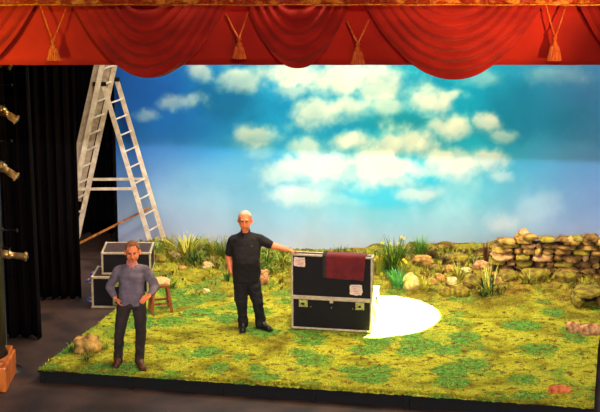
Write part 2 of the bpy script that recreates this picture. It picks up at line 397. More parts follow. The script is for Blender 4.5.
    rgba = np.ones((H * W, 4), np.float32); rgba[:, :3] = lin.reshape(-1, 3); at.data.foreach_set('color', rgba.ravel())
    m, N, L, P = new_mat('scenic_paint_on_canvas'); P.inputs['Roughness'].default_value = .9; P.inputs['Specular IOR Level'].default_value = .1
    a = N.new('ShaderNodeAttribute'); a.attribute_name = 'paint'; L.new(a.outputs['Color'], P.inputs['Base Color'])
    root = empty('painted_backdrop', 'large painted backdrop of blue sky with cream clouds behind the grassy set', 'backdrop', (pL + 6, YB, 0))
    o = link('painted_cloth', me, m, root, smooth=True); o.location = (-(pL + 6), -YB, 0)
    # webbing hem with ties down the left edge
    bm = BM(); box(bm, (pL - .02, YB, 3.1), (.05, .03, 6.2))
    k = .4
    while k < 6: tube(bm, [(pL - .03, YB - .01, k), (pL - .11, YB - .02, k - .05), (pL - .10, YB - .02, k - .13)], .008, 5); k += .31
    h = obj('webbing_hem', bm, M_drape, root); h.location = (-(pL + 6), -YB, 0)
sky_cloth()

# black drapes -------------------------------------------------------
def drape(label, x0, x1, y, folds, flare=0.0, seed=1, z1=8.9, x1top=None):
    bm = BM(); nx = 26 * folds // 2 + 20; nz = 26
    x1t = x1 if x1top is None else x1top; rows = []
    rnd = random.Random(seed); ph = [rnd.uniform(0, 6) for _ in range(4)]
    for j in range(nz + 1):
        t = j / nz; z = .015 + (z1 - .015) * t; row = []
        for i in range(nx + 1):
            s = i / nx; xr = x1 + (x1t - x1) * min(1, t * 1.9)
            x = x0 + (xr - x0) * s
            d = .075 * math.sin(2 * PI * folds * s + ph[0] + .5 * math.sin(3 * s * PI + ph[1])) + .03 * math.sin(2 * PI * folds * 2.3 * s + ph[2])
            d *= 1 - .35 * t
            row.append(bm.verts.new((x, y + d, z)))
        rows.append(row)
    for a, b in zip(rows, rows[1:]):
        for i in range(nx): bm.faces.new((a[i], a[i + 1], b[i + 1], b[i]))
    o = obj('masking_drape', bm, M_drape, None, smooth=True)
    md = o.modifiers.new('thickness', 'SOLIDIFY'); md.thickness = .012
    return tag(o, label, 'curtain')
yA = onz(20, 338, 0).y; yBd = onz(50, 299, 0).y
drape('black leg drape flaring to the floor, nearest the dark pillar and lanterns', ony(-60, 200, yA).x, onz(42, 338, 0).x, yA, 7, seed=2, x1top=ony(28, 66, yA).x)
drape('wide black drape behind the leg drape, its right edge beside the ladder', ony(-40, 200, yBd).x, ony(78, 200, yBd).x, yBd, 12, seed=5)
drape('black drape in the far corner behind the ladder, left of the sky cloth', ony(40, 200, 28.6).x, ony(124, 200, 28.6).x, 28.6, 9, seed=8)

# proscenium pillar --------------------------------------------------
YP = 20.3
px1 = onz(9.5, 370, .35).x
r = empty('trim_1', None, None, (px1 - .50, YP + .5, 0), kind='structure')
bm = BM(); lathe(bm, [(.36, .36), (.40, .40), (.36, .47), (.375, .6), (.375, 6.4)], n=28)
obj('shaft', bm, M_pillar, r)
bm = BM(); box(bm, (0, 0, .17), (.86, .8, .34), bevel=.02); box(bm, (0, 0, .37), (.80, .74, .06), bevel=.015)
obj('plinth', bm, M_plinth, r)

# pelmet: gilded moulding, backing and swags --------------------------
def px2x(px, y=66, Y=YP): return ony(px, y, Y).x
ZB = ony(300, 66, YP).z; ZT = ony(300, -26, YP).z
r = empty('trim_2', None, None, (0, YP - .25, ony(300, 4.8, YP - .25).z), kind='structure')
bm = BM(); nx, nz_ = 520, 26
x0, x1 = -6.4, 6.4; rows = []
for j in range(nz_ + 1):
    row = []
    for i in range(nx + 1):
        x = x0 + (x1 - x0) * i / nx; z = .02 + .55 * j / nz_
        p = Vector((x * 7, 3, z * 9)); d = .05 * abs(noise.noise(p)) + .035 * abs(noise.noise(p * 2.4))
        d += .03 * (abs(math.sin(x * 6.5 + 1.5 * math.sin(z * 14))) ** 6)
        row.append(bm.verts.new((x, -d - .03, z)))
    rows.append(row)
for a, b in zip(rows, rows[1:]):
    for i in range(nx): bm.faces.new((a[i], a[i + 1], b[i + 1], b[i]))
box(bm, (0, .06, .3), (12.8, .15, .6))
obj('carved_frieze', bm, M_gold, r, smooth=False)
bm = BM(); tube(bm, [(x0 + (x1 - x0) * i / 80, -.06, .008 + .004 * math.sin(i)) for i in range(81)], .012, 8)
obj('gilt_bead', bm, M_giltline, r)

bm = BM(); nx = 300; rows = []
for j in range(13):
    row = []
    for i in range(nx + 1):
        x = -6.4 + 12.8 * i / nx; z = ZB + (ZT - ZB) * j / 12
        row.append(bm.verts.new((x, YP + .08 + .012 * math.sin(x * 9) * math.sin(x * 2.3), z)))
    rows.append(row)
for a, b in zip(rows, rows[1:]):
    for i in range(nx): bm.faces.new((a[i], a[i + 1], b[i + 1], b[i]))
o = obj('pelmet_backing', bm, M_redflat, smooth=True); o.modifiers.new('t', 'SOLIDIFY').thickness = .02
tag(o, 'straight-edged flat red velvet valance behind the swags and tassels', 'curtain')

def swag(label, pL, pR, ysag, folds, seed, ctr=.5):
    rnd = random.Random(seed)
    xL, xR = px2x(pL, 6), px2x(pR, 6); zt = ony(300, 2, YP).z + .12; zs = ony(300, ysag, YP - .1).z; D = zt - zs
    nu, nv = 90, 130; bm = BM(); rows = []
    wid = xR - xL; ph = rnd.uniform(0, 6)
    for j in range(nv + 1):
        v = j / nv; row = []
        inset = .36 * wid * (1 - v) ** .85
        a = xL + inset; b = xR - inset
        for i in range(nu + 1):
            t = i / nu; s = 2 * t - 1
            x = a + (b - a) * t
            sh = 1 - abs(s) ** 2.15
            z = zt - D * (v ** .92) * sh
            f = v * folds * (1 + .06 * math.sin(s * 2 + ph)) + .12 * math.sin(s * 3 + ph)
            saw = f - math.floor(f)
            prof = .55 * math.sin(PI * saw) + .45 * (.5 - .5 * math.cos(2 * PI * saw))   # rounded roll
            amp = .045 * (.35 + .65 * (1 - s * s)) * (.5 + .5 * math.sin(min(1, v * 5) * PI / 2)) * (.85 + .3 * noise.noise(Vector((s * 2, v * 5, seed))))
            belly = .10 * sh * math.sin(PI * min(1, v * .9))
            y = YP - .02 - amp * prof * 1.5 - belly
            row.append(bm.verts.new((x, y, z - .012 * prof)))
        rows.append(row)
    for a, b in zip(rows, rows[1:]):
        for i in range(nu): bm.faces.new((a[i], a[i + 1], b[i + 1], b[i]))
    o = obj('swag', bm, M_red, smooth=True); o.modifiers.new('t', 'SOLIDIFY').thickness = .012
    return tag(o, label, 'curtain swag', None)
swag('red velvet swag cut off by the left edge of the pelmet, over the dark pillar', -150, 42, 78, 6, 1)
swag('deep orange-red swag hanging over the top of the ladder', 68, 232, 76.5, 7, 2)
swag('shallow red swag in the middle, barely reaching the valance hem', 242, 353, 67.5, 5, 3)
swag('widest crimson swag dipping over the clouds right of centre', 359, 548, 78, 7, 4)
swag('dark red swag at the right end, mostly out of view', 573, 740, 78, 6, 5)

def tassel(label, pa, pb, pk, ybot):
    Y = YP - .12
    k = ony(*pk, Y); a = ony(*pa, Y + .06); b = ony(*pb, Y + .06); zb = ony(pk[0], ybot, Y).z
    L = k.z - zb
    root = empty('tassel', label, 'tassel', k)
    bm = BM()
    for e in (a, b):
        pts = [e - k, (e - k) * .5 + Vector((0, -.015, -.012)), Vector((0, 0, -.01))]
        tube(bm, pts, .011, 8)
    obj('cord', bm, M_cord, root)
    bm = BM(); lathe(bm, [(.008, .02), (.026, .0), (.03, -.02), (.018, -.045), (.034, -.06), (.040, -.085), (.03, -.105)], n=16)
    obj('knot', bm, M_cord, root)
    bm = BM(); n = 36; h0 = -.1; rings = []
    for h, rr in ((h0, .036), (h0 - .03, .052), (h0 - .10, .07), (-L, .088), (-L, .05)):
        rings.append([bm.verts.new(((rr + (.006 if q % 2 else -.004)) * math.cos(2 * PI * q / n), (rr + (.006 if q % 2 else -.004)) * .7 * math.sin(2 * PI * q / n), h)) for q in range(n)])
    for x_, y_ in zip(rings, rings[1:]):
        for q in range(n): bm.faces.new((x_[q], x_[(q + 1) % n], y_[(q + 1) % n], y_[q]))
    bm.faces.new(rings[0]); bm.faces.new(rings[-1][::-1])
    obj('fringe', bm, M_cord, root)
tassel('gold tassel on V-shaped cord farthest left, on the brightest orange cloth', (40, 4), (66, 9), (53, 40), 60)
tassel('gold tassel hanging between the ladder swag and the shallow middle swag', (226, 14), (248, 12), (239, 38), 58.5)
tassel('gold tassel hanging just left of the widest crimson swag', (347, 21), (369, 20), (358, 43), 63.5)
tassel('gold tassel at the right end of the pelmet, near the dark red swag', (546, 5), (566, 5), (555, 37), 60.5)

# ------------------------------------------------------------------ the grassy platform
ZP = .2
front_L = onz(38, 368); front_R = onz(594, 406.5)
left_edge = [front_L, onz(114, 309), onz(136, 284), onz(146, 266), onz(147, 254)]
right_back = onz(612, 250)
THETA = math.atan2(front_L.y - front_R.y, front_R.x - front_L.x)   # turn of the set, front edge nearer at the right
def lerp_poly(poly, t):
    seg = [0]
    for a, b in zip(poly, poly[1:]): seg.append(seg[-1] + (b - a).length)
    d = t * seg[-1]
    for i in range(len(poly) - 1):
        if d <= seg[i + 1] + 1e-9:
            k = (d - seg[i]) / (seg[i + 1] - seg[i]); return poly[i].lerp(poly[i + 1], k)
    return poly[-1]
right_edge = [front_R, onz(598, 348), onz(606, 300), right_back]
def sstep(a, b, x):
    t = min(1, max(0, (x - a) / (b - a))); return t * t * (3 - 2 * t)
def ground(x, y):
    """height of the turf above the stage floor"""
    yb = 26.75 - .12 * (x + 2.6)                       # back of the bank, running with the set
    d = yb - y                                         # distance from the back
    rise = .06 * (1 - sstep(.5, 2.2, d))
    rise += .07 * math.exp(-((x + 2.0) / .8) ** 2) * (1 - sstep(.3, 1.6, d))
    rise += .09 * math.exp(-((x - 3.6) / 1.4) ** 2) * (1 - sstep(.9, 2.6, d))
    rise += .05 * math.exp(-((x - 1.9) / .5) ** 2) * (1 - sstep(.4, 1.8, d))
    p = Vector((x, y, 0))
    n1 = noise.noise(p * 1.7) * .018 + noise.noise(p * 5) * .010 + noise.noise(p * 13) * .007
    lump = max(0, noise.noise(p * 3.1 + Vector((4, 2, 9)))) * .10 * (1 - sstep(.8, 2.4, d))
    return ZP + rise + n1 + lump
def platform():
    nu, nv = 300, 200
    root = empty('grass_platform', 'low raised platform covered in mossy yellow-green turf with a bank at the back', 'stage platform', (0, 23, 0))
    bm = BM(); lay = bm.verts.layers.float.new('earth'); rows = []
    for j in range(nv + 1):
        v = j / nv; a = lerp_poly(left_edge, v); b = lerp_poly(right_edge, v); row = []
        for i in range(nu + 1):
            u = i / nu; p = a.lerp(b, u)
            z = ground(p.x, p.y)
            ed = min(1, min(u, 1 - u) * 60, v * 60)
            rag = .02 * noise.noise(Vector((p.x * 14, p.y * 14, 1)))
            if j == 0: p = p + Vector((0, -abs(rag) - .01, 0)); z = ZP - .02 - abs(rag)
            elif i == 0: p = p + Vector((-abs(rag), 0, 0)); z = ZP - .03
            vv = bm.verts.new((p.x, p.y - 23, z)); row.append(vv)
            yb = 26.75 - .12 * (p.x + 2.6)
            e = 1 - sstep(1.3, 3.0, yb - p.y + .9 * noise.noise(Vector((p.x * 1.3, p.y * 1.3, 5))))
            e *= .45 + .5 * sstep(-1, 2.5, p.x)
            vv[lay] = e
        rows.append(row)
    for a, b in zip(rows, rows[1:]):
        for i in range(nu): bm.faces.new((a[i], a[i + 1], b[i + 1], b[i]))
    obj('turf', bm, M_turf, root, smooth=True)
    # timber deck under the turf
    bm = BM(); loop = left_edge[::-1] + right_edge
    loop = [Vector((p.x, p.y - 23, 0)) for p in loop]
    cen = sum(loop, Vector()) / len(loop)
    loop = [cen + (p - cen) * .995 for p in loop]
    bot = [bm.verts.new((p.x, p.y, .005)) for p in loop]; top = [bm.verts.new((p.x, p.y, ZP - .028)) for p in loop]
    n = len(loop)
    for k in range(n): bm.faces.new((bot[k], bot[(k + 1) % n], top[(k + 1) % n], top[k]))
    bm.faces.new(top); bm.faces.new(bot[::-1])
    # recessed fascia bays: stiles and rail on the front
    d = (front_R - front_L).normalized(); nrm = Vector((-math.sin(THETA), -math.cos(THETA), 0)); L = (front_R - front_L).length
    fl = Vector((front_L.x, front_L.y - 23, 0))
    k = .06
    while k < L:
        c = fl + d * k + nrm * -.004; box(bm, (c.x, c.y, .085), (.07, .05, .165), rz=-THETA); k += 1.22
    c = fl + d * L / 2; box(bm, (c.x, c.y, .155), (L, .035, .03), rz=-THETA)
    obj('deck_frame', bm, M_deckside, root)
    # short grass on the turf (uncountable)
    bm = BM(); rnd = random.Random(3)
    for _ in range(24000):
        v = rnd.random() ** 1.5; u = rnd.random()
        if rnd.random() < .16: v = rnd.random() * .012
        p = lerp_poly(left_edge, v).lerp(lerp_poly(right_edge, v), u)
        if noise.noise(Vector((p.x * 2.5, p.y * 2.5, 7))) < -.12 and v > .02: continue
        z = ground(p.x, p.y) - .012; h = rnd.uniform(.012, .032) ; a = rnd.uniform(0, PI); ww = .006
        dx, dy = math.cos(a) * ww, math.sin(a) * ww
        lx, ly = rnd.uniform(-.02, .02), rnd.uniform(-.02, .02)
        if v < .012: ly -= .02
        f = bm.faces.new([bm.verts.new((p.x - dx, p.y - 23 - dy, z)), bm.verts.new((p.x + dx, p.y - 23 + dy, z)), bm.verts.new((p.x + lx, p.y - 23 + ly, z + .012 + h))])
        f.material_index = rnd.choice((0, 0, 1, 2))
    g = obj('short_grass', bm, [leaf('turf_blade', (190, 182, 46), (150, 140, 30)), leaf('turf_blade_green', (120, 150, 44), (84, 116, 30)), leaf('turf_blade_straw', (206, 170, 60), (140, 104, 36))], root)
    g['kind'] = 'stuff'
platform()
def gpt(px, py):
    """point of the turf seen at this place of the photo"""
    r_ = ray(px, py); t = 18.0
    while t < 32:
        p = Vector((0, 0, CAM_Z)) + r_ * t
        if p.z < ground(p.x, p.y): return Vector((p.x, p.y, ground(p.x, p.y)))
        t += .01
    return onz(px, py)
def mpp(p): return (p.y * cp - (p.z - CAM_Z) * sp_) / F_PX     # metres per pixel at a point

# ------------------------------------------------------------------ rocks
def rock_bm(bm, c, r, seed, rot=0, rough=.3, sub=4, flat=.0):
    v = bmesh.ops.create_icosphere(bm, subdivisions=sub, radius=1)['verts']
    o3 = Vector((seed * 3.7, seed * 1.3, seed * 5.1)); R = Matrix.Rotation(rot, 3, 'Z')
    for q in v:
        d = q.co.copy()
        k = 1 + rough * noise.noise(d * 1.3 + o3) + rough * .5 * noise.noise(d * 3 + o3) + rough * .22 * noise.noise(d * 8 + o3)
        # facet: squeeze towards a box a little
        m = max(abs(d.x), abs(d.y), abs(d.z)); d = d * (.72 + .28 / m * .8) * k
        if d.z < -.55: d.z = -.55
        d = Vector((d.x * r[0], d.y * r[1], d.z * r[2]))
        q.co = Vector(c) + R @ d
def rock(px, py, wpx, hpx, m, label, seed, depth=.8, name='rock', rough=.3, group=None):
    p = gpt(px, py); s = mpp(p); rx = wpx * s / 2; rz = hpx * s / 1.55
    bm = BM(); rock_bm(bm, (0, 0, 0), (rx, rx * depth, rz), seed, rough=rough)
    o = obj(name, bm, m, smooth=True); o.location = (p.x, p.y + rx * depth * .6, p.z + rz * .42 - .01)
    return tag(o, label, 'rock', group)
rock(87, 352, 27, 18, M_rock, 'ochre boulder near the front left corner of the turf', 1, .75, 'boulder')
rock(423, 266, 22, 12, M_rock, 'flat ochre rock up on the bank, below a bright green grass tuft', 2, .6)
rock(411, 289, 18, 17, M_rockpale, 'pale cream rock at the edge of the white light pool', 3, .8)
rock(446, 296, 13, 10, M_rockmoss, 'small mossy rock leftmost of the cluster right of the light pool', 4)
rock(462, 297, 17, 12, M_rockmoss, 'mossy brown rock in front of the cluster below the yellow plant', 5)
rock(473, 288, 20, 15, M_rockmoss, 'largest mossy rock of the cluster, left of the spiky plant', 6)
rock(440, 281, 12, 8, M_rock, 'little ochre rock above the mossy cluster on the bank', 7)
rock(481, 269, 20, 9, M_rockpink, 'pinkish stones of rubble where the dry stone wall starts', 8, .7)
rock(457, 262, 26, 8, M_rockmoss, 'low moss covered hump on the skyline of the bank', 9, .7)
rock(574, 333, 18, 13, M_rockpink, 'pinkish square-ended stone by the right edge of the turf', 10, .6, rough=.2)
rock(591, 335, 24, 13, M_rockpink, 'long pink stone lying right of the square-ended one', 11, .5, rough=.22)
rock(560, 393, 24, 9, M_rockred, 'small rust-red stone near the front right corner of the turf', 12, .5, 'stone')
rock(262, 285, 15, 18, M_rockpink, 'upright pinkish rock behind the man in the black polo shirt', 13, .7)
rock(178, 258, 15, 8, M_rockpale, 'pale rock under the straw-coloured spiky plant on the left bank', 14)
rock(160, 262, 14, 8, M_rockmoss, 'mossy rock at the left end of the bank behind the stool', 15)
rock(385, 268, 16, 8, M_rockmoss, 'mossy stone under the daffodils right of the big cases', 16)
rock(508, 281, 22, 12, M_rockmoss, 'mossy mound at the foot of the stone wall, left end', 17, .7)
rock(536, 280, 30, 12, M_rockmoss, 'wide mossy mound at the foot of the stone wall, middle', 18, .7)
rock(566, 281, 24, 11, M_rockmoss, 'mossy mound at the foot of the stone wall, right of the leafy tufts', 19, .7)
for i, (px, py, w_, h_, m_, lb) in enumerate((
    (404, 263, 10, 6, M_rockmoss, 'small mossy stone between the daffodils and the flat ochre rock'), (436, 272, 14, 8, M_rockmoss, 'mossy stone just below the flat ochre rock, to its right'),
    (450, 272, 12, 7, M_rock, 'little ochre stone left of the yellow leafy plant'), (466, 274, 12, 7, M_rockpale, 'pale little stone right of the yellow leafy plant'),
    (432, 284, 11, 7, M_rock, 'ochre stone right of the yellow grass clump'), (452, 284, 12, 8, M_rockpale, 'pale stone on top of the mossy cluster'),
    (497, 284, 12, 8, M_rock, 'ochre stone between the large spiky plant and the wall'), (556, 289, 10, 6, M_rockmoss, 'small mossy stone on the turf in front of the wall'),
    (208, 268, 12, 7, M_rockpale, 'pale stone below the yellow-green grass clump on the left bank'), (182, 270, 9, 5, M_rock, 'small ochre stone below the pale rock on the left bank'),
    (206, 293, 8, 5, M_rockpale, 'pale pebble beside the dry straw tuft'))):
    rock(px, py, w_, h_, m_, lb, 50 + i, .8)
# stone hollow at the right edge
p = gpt(590, 307); s = mpp(p)
hr = empty('stone_hollow', 'low stone shelter with a dark opening at the right edge below the wall', 'rock shelter', p)
bm = BM(); rock_bm(bm, (0, .12, 14 * s), (15 * s, .26, 5 * s), 31); obj('capstone', bm, M_rockmoss, hr, True)
bm = BM(); rock_bm(bm, (-12 * s, .1, 6 * s), (6 * s, .25, 8 * s), 32); obj('side_stone', bm, M_rockmoss, hr, True)
bm = BM(); rock_bm(bm, (13 * s, .1, 6 * s), (5 * s, .25, 8 * s), 33); obj('side_stone', bm, M_rock, hr, True)
bm = BM(); box(bm, (0, .28, 5 * s), (20 * s, .1, 12 * s)); obj('hollow_shade', bm, M_soilshade, hr)  # dark slab put in as the shade inside the opening

# dry stone wall -----------------------------------------------------
def wall():
    a = gpt(492, 277); b = gpt(604, 281)
    a.y += .25; b.y += .25; d = (b - a); d.z = 0; L = d.length + .5; d.normalize(); ang = math.atan2(d.y, d.x)
    base = min(a.z, b.z) - .08
    root = empty('dry_stone_wall', 'tumbledown dry stone wall on the bank at the right', 'stone wall', (a.x, a.y, base), ang)
    rnd = random.Random(11)
    s = mpp(a); Htop = ony(560, 242, a.y).z - base + .09
    mats = [mat('wall_stone_ochre', (200, 156, 74), (96, 66, 26), 8, .9, bump=.6, bscale=30), mat('wall_stone_brown', (160, 116, 56), (70, 44, 22), 8, .9, bump=.6, bscale=30),
            mat('wall_stone_mossy', (170, 148, 48), (104, 84, 30), 8, .9, bump=.6, bscale=30), mat('wall_stone_pink', (214, 166, 112), (130, 88, 50), 8, .9, bump=.6, bscale=30)]
    bm = BM(); z = 0; row = 0
    def top_at(x):
        return Htop * (.60 + .40 * sstep(-.05, .42, x)) + .02 * math.sin(x * 5)
    while z < Htop - .03:
        h = rnd.uniform(.055, .12); x = -.10 + .03 * row + rnd.uniform(-.05, .05)
        while x < L:
            ww = rnd.uniform(.10, .36)
            if z + h * .75 < top_at(x + ww / 2):
                n0 = len(bm.verts)
                rock_bm(bm, (x + ww / 2, rnd.uniform(-.04, .03), z + h / 2), (ww * .56, .17 + rnd.uniform(-.02, .04), h * rnd.uniform(.54, .68)), rnd.randint(1, 900), rot=rnd.uniform(-.15, .15), rough=.32, sub=3)
                bm.verts.ensure_lookup_table(); mi = rnd.choice((0, 0, 1, 1, 2, 3)); 
                for q in bm.verts[n0:]:
                    for f in q.link_faces: f.material_index = mi
            x += ww + rnd.uniform(.0, .02)
        z += h * .95; row += 1
    obj('stonework', bm, mats, root, True)
    bm = BM(); box(bm, (L / 2 + .12, .04, Htop * .44), (L - .25, .16, Htop * .88)); obj('earth_core', bm, M_soilshade, root)
    x = .10
    while x < L:
        ww = rnd.uniform(.16, .34); hh = rnd.uniform(.055, .10)
        bm = BM(); rock_bm(bm, (0, 0, 0), (ww * .55, .17, hh * .62), rnd.randint(1, 900), rot=rnd.uniform(-.2, .2), rough=.38, sub=3)
        o = obj('coping_stone', bm, rnd.choice((mats[0], mats[2], mats[1])), root, True); o.location = (x + ww / 2, 0, top_at(x + ww / 2) + hh * .02)
        x += ww * rnd.uniform(.98, 1.15)
    bm = BM(); rock_bm(bm, (0, 0, 0), (.08, .1, .07), 77, rough=.3); o = obj('coping_stone', bm, mats[3], root, True); o.location = (.50, -.02, Htop + .08)
    tag(o, 'pointed pink coping stone')
wall()

# ------------------------------------------------------------------ plants
def blade(bm, base, ang, h, lean, ww, mi=0, seg=5, curl=1.0):
    dx, dy = math.cos(ang), math.sin(ang); px_, py_ = -dy, dx; prev = None
    for i in range(seg + 1):
        t = i / seg
        out = lean * h * (t ** 1.6) * curl; z = h * (t - .28 * lean * curl * t ** 3)
        c = Vector(base) + Vector((dx * out, dy * out, z)); w_ = ww * (1 - t) ** .6 * (1 if t > .15 else .75) + .0006
        cur = (bm.verts.new(c + Vector((px_, py_, 0)) * w_), bm.verts.new(c + Vector((dx, dy, 0)) * -w_ * .35 + Vector((0, 0, -w_ * .3))), bm.verts.new(c - Vector((px_, py_, 0)) * w_))
        if prev:
            for k in (0, 1):
                f = bm.faces.new((prev[k], prev[k + 1], cur[k + 1], cur[k])); f.material_index = mi; f.smooth = True
        prev = cur
def plant(px, py, hpx, wpx, n, ww, mats, label, cat='plant', name='plant', lean=.6, flowers=0, seed=0, leafy=0, twigs=0, group=None, part='foliage'):
    p = gpt(px, py); s = mpp(p); H = 1.15 * hpx * s / cp; W = wpx * s / 2; ww *= 1.35; n = int(n * 1.3)
    rnd = random.Random(seed * 31 + int(px * 7 + py))
    root = empty(name, label, cat, (p.x, p.y, p.z - .015), 0, group)
    bm = BM()
    for _ in range(n):
        a = rnd.uniform(0, 2 * PI); r_ = W * .45 * math.sqrt(rnd.random())
        blade(bm, (r_ * math.cos(a), r_ * math.sin(a), -.01), a + rnd.uniform(-.8, .8), H * rnd.uniform(.55, 1.08), lean * rnd.uniform(.25, 1.25), ww * rnd.uniform(.7, 1.2), rnd.randrange(len(mats)))
    for _ in range(leafy):
        # small leaf in a rounded bush volume
        while True:
            q = Vector((rnd.uniform(-1, 1), rnd.uniform(-1, 1), rnd.uniform(0, 1)))
            if q.x ** 2 + q.y ** 2 + q.z ** 2 < 1 and q.length > .35: break
        k = 1 + .35 * noise.noise(q * 2.2 + Vector((seed, px, 0)))
        c = Vector((q.x * W * k, q.y * W * .8 * k, q.z * H * k))
        dr = Vector((q.x + rnd.uniform(-.5, .5), q.y + rnd.uniform(-.5, .5), q.z + rnd.uniform(-.2, .7))).normalized()
        x_, y_ = basis(dr); l = ww * rnd.uniform(2.2, 4.2); wd = ww * .9
        f = bm.faces.new([bm.verts.new(c), bm.verts.new(c + dr * l * .5 + x_ * wd + y_ * wd * .3), bm.verts.new(c + dr * l), bm.verts.new(c + dr * l * .5 - x_ * wd + y_ * wd * .3)])
        f.material_index = rnd.randrange(len(mats))
    obj(part, bm, mats, root)
    if twigs:
        bm = BM()
        for _ in range(twigs):
            a = rnd.uniform(0, 2 * PI); e = Vector((math.cos(a) * W * rnd.uniform(.1, .9), math.sin(a) * W * .6, H * rnd.uniform(.5, .95)))
            tube(bm, [(0, 0, -.01), e * .5 + Vector((rnd.uniform(-.02, .02), 0, .02)), e], [.006, .004, .002], 5)
        obj('stems', bm, M_lfbrown, root)
    for k in range(flowers):
        a = rnd.uniform(0, 2 * PI); rr = W * rnd.uniform(.2, .9); c = Vector((rr * math.cos(a), -abs(rr * .5 * math.sin(a)), H * rnd.uniform(.6, 1.0)))
        bm = BM(); tube(bm, [(c.x * .4, c.y * .4, 0), (c.x * .8, c.y * .8, c.z * .6), c], .004, 5, mi=0)
        for q in range(6):
            t = 2 * PI * q / 6; e = Vector((math.cos(t), -.25, math.sin(t))); 
            f = bm.faces.new([bm.verts.new(c), bm.verts.new(c + (e + Vector((math.cos(t + .5), 0, math.sin(t + .5))) * .5).normalized() * .022), bm.verts.new(c + e * .036), bm.verts.new(c + (e + Vector((math.cos(t - .5), 0, math.sin(t - .5))) * .5).normalized() * .022)])
            f.material_index = 1
        lathe(bm, [(.008, 0), (.011, .012), (.014, .02)], c, Vector((0, -1, .1)), 8, mi=1)
        obj('daffodil_flower', bm, [M_lfgrn, M_flower], root)
    return root
plant(187, 256, 22, 30, 60, .012, [M_lfyel, M_lfyel, M_lfgrn], 'spiky plant with arching straw-yellow leaves on the left bank', name='spiky_plant', lean=1.0, leafy=30)
plant(170, 250, 17, 16, 60, .004, [M_lfyel, M_lfolive], 'feathery yellow grass at the left end of the bank', 'grass', 'grass_tuft', .5)
plant(158, 252, 12, 14, 40, .005, [M_lfolive, M_lfgrn], 'short grass clump beside the ladder foot', 'grass', 'grass_tuft', .6)
plant(197, 264, 14, 28, 30, .009, [M_lfdk, M_lfgrn], 'low dark green bush in front of the straw-yellow spiky plant', 'shrub', 'shrub', .9, leafy=260)
plant(212, 256, 20, 22, 70, .006, [M_lfolive, M_lfgrn, M_lfyel], 'yellow-green grass clump on the bank left of the man in black', 'grass', 'grass_tuft', .7, leafy=60)
plant(224, 258, 21, 22, 60, .006, [M_lfgrn, M_lfolive], 'taller olive grass clump directly left of the man in black', 'grass', 'grass_tuft', .6, leafy=80)
plant(214, 266, 10, 22, 30, .007, [M_lfolive, M_lfbrown], 'low dry olive undergrowth below the two grass clumps', 'shrub', 'shrub', .9, leafy=150)
plant(171, 288, 13, 10, 26, .009, [M_lfgrn, M_lfteal], 'small leafy green plant right of the wooden stool', 'plant', 'leafy_plant', .8, leafy=30)
plant(227, 281, 15, 8, 18, .008, [M_lfgrn, M_lfdk], 'slim leafy plant beside the right hand of the man in black', 'plant', 'leafy_plant', .5)
plant(197, 294, 8, 16, 22, .005, [M_lfyel, M_lfolive, M_lfbrown], 'dry straw tuft on the open turf between the two men', 'grass', 'grass_tuft', 1.1)
plant(267, 264, 14, 22, 20, .008, [M_lfgrn, M_lfdk, M_lfbrt], 'green shrub under the outstretched arm, nearer the body', 'shrub', 'shrub', .8, leafy=220, twigs=5)
plant(282, 265, 14, 20, 14, .008, [M_lfbrt, M_lfgrn, M_lfyel], 'lighter leafy shrub under the outstretched hand', 'shrub', 'shrub', .8, leafy=200, twigs=5)
plant(274, 272, 9, 20, 20, .008, [M_lfgrn, M_lfolive], 'low weeds left of the big cases', 'plant', 'weeds', .9, leafy=60)
plant(308, 262, 12, 24, 60, .005, [M_lfgrn, M_lfolive], 'green grass behind the left end of the big cases', 'grass', 'grass_tuft', .6)
plant(340, 262, 17, 20, 46, .008, [M_lfdk, M_lfgrn], 'pointed dark green plant peeping over the big cases', 'plant', 'leafy_plant', .4)
plant(360, 262, 12, 26, 60, .005, [M_lfolive, M_lfyel], 'yellowish grass behind the right end of the big cases', 'grass', 'grass_tuft', .7)
plant(379, 272, 18, 20, 60, .006, [M_lfolive, M_lfyel, M_lfgrn], 'yellow-green daffodils next to the right edge of the big cases', 'flowers', 'daffodil_clump', .6, flowers=6)
plant(394, 274, 34, 30, 150, .008, [M_lfdk, M_lfdk, M_lfgrn], 'tall dark green daffodil clump behind the light pool', 'flowers', 'daffodil_clump', .5, flowers=5, seed=2)
plant(398, 288, 20, 22, 50, .008, [M_lfteal, M_lfteal, M_lfbrt], 'teal-green blades in front of the tall daffodils', 'plant', 'leafy_plant', .6)
plant(406, 281, 22, 14, 36, .007, [M_lfyel, M_lfolive], 'yellow narrow-leaved plant right of the teal blades', 'plant', 'leafy_plant', .5, flowers=3)
plant(421, 258, 21, 18, 150, .004, [M_lfbrt, M_lfgrn], 'bright green grass tuft on top of the bank', 'grass', 'grass_tuft', .45)
plant(432, 261, 15, 16, 46, .005, [M_lfbrown, M_lfdk], 'brown heather sprig right of the bright green tuft', 'plant', 'heather', .5, leafy=40, twigs=6)
plant(441, 263, 9, 18, 20, .007, [M_lfdk, M_lfbrown], 'dark low shrub on the skyline right of the heather', 'shrub', 'shrub', .8, leafy=180)
plant(425, 291, 16, 14, 40, .006, [M_lfolive, M_lfyel], 'yellow grass clump right of the pale cream rock', 'grass', 'grass_tuft', .6)
plant(458, 280, 18, 16, 44, .007, [M_lfyel, M_lfolive], 'yellow leafy plant above the mossy rock cluster', 'plant', 'leafy_plant', .7, leafy=40)
plant(489, 294, 28, 26, 26, .011, [M_lfyel, M_lfolive, M_lfdk], 'large spiky plant left of the stone wall', 'plant', 'spiky_plant', .9)
plant(483, 296, 12, 12, 26, .007, [M_lfdk, M_lfgrn], 'dark tuft at the foot of the large spiky plant', 'plant', 'leafy_plant', .8)
plant(486, 262, 20, 9, 26, .006, [M_lfbrown, M_lfbrown], 'upright reddish-brown spray left of the wall top', 'plant', 'heather', .3, twigs=5)
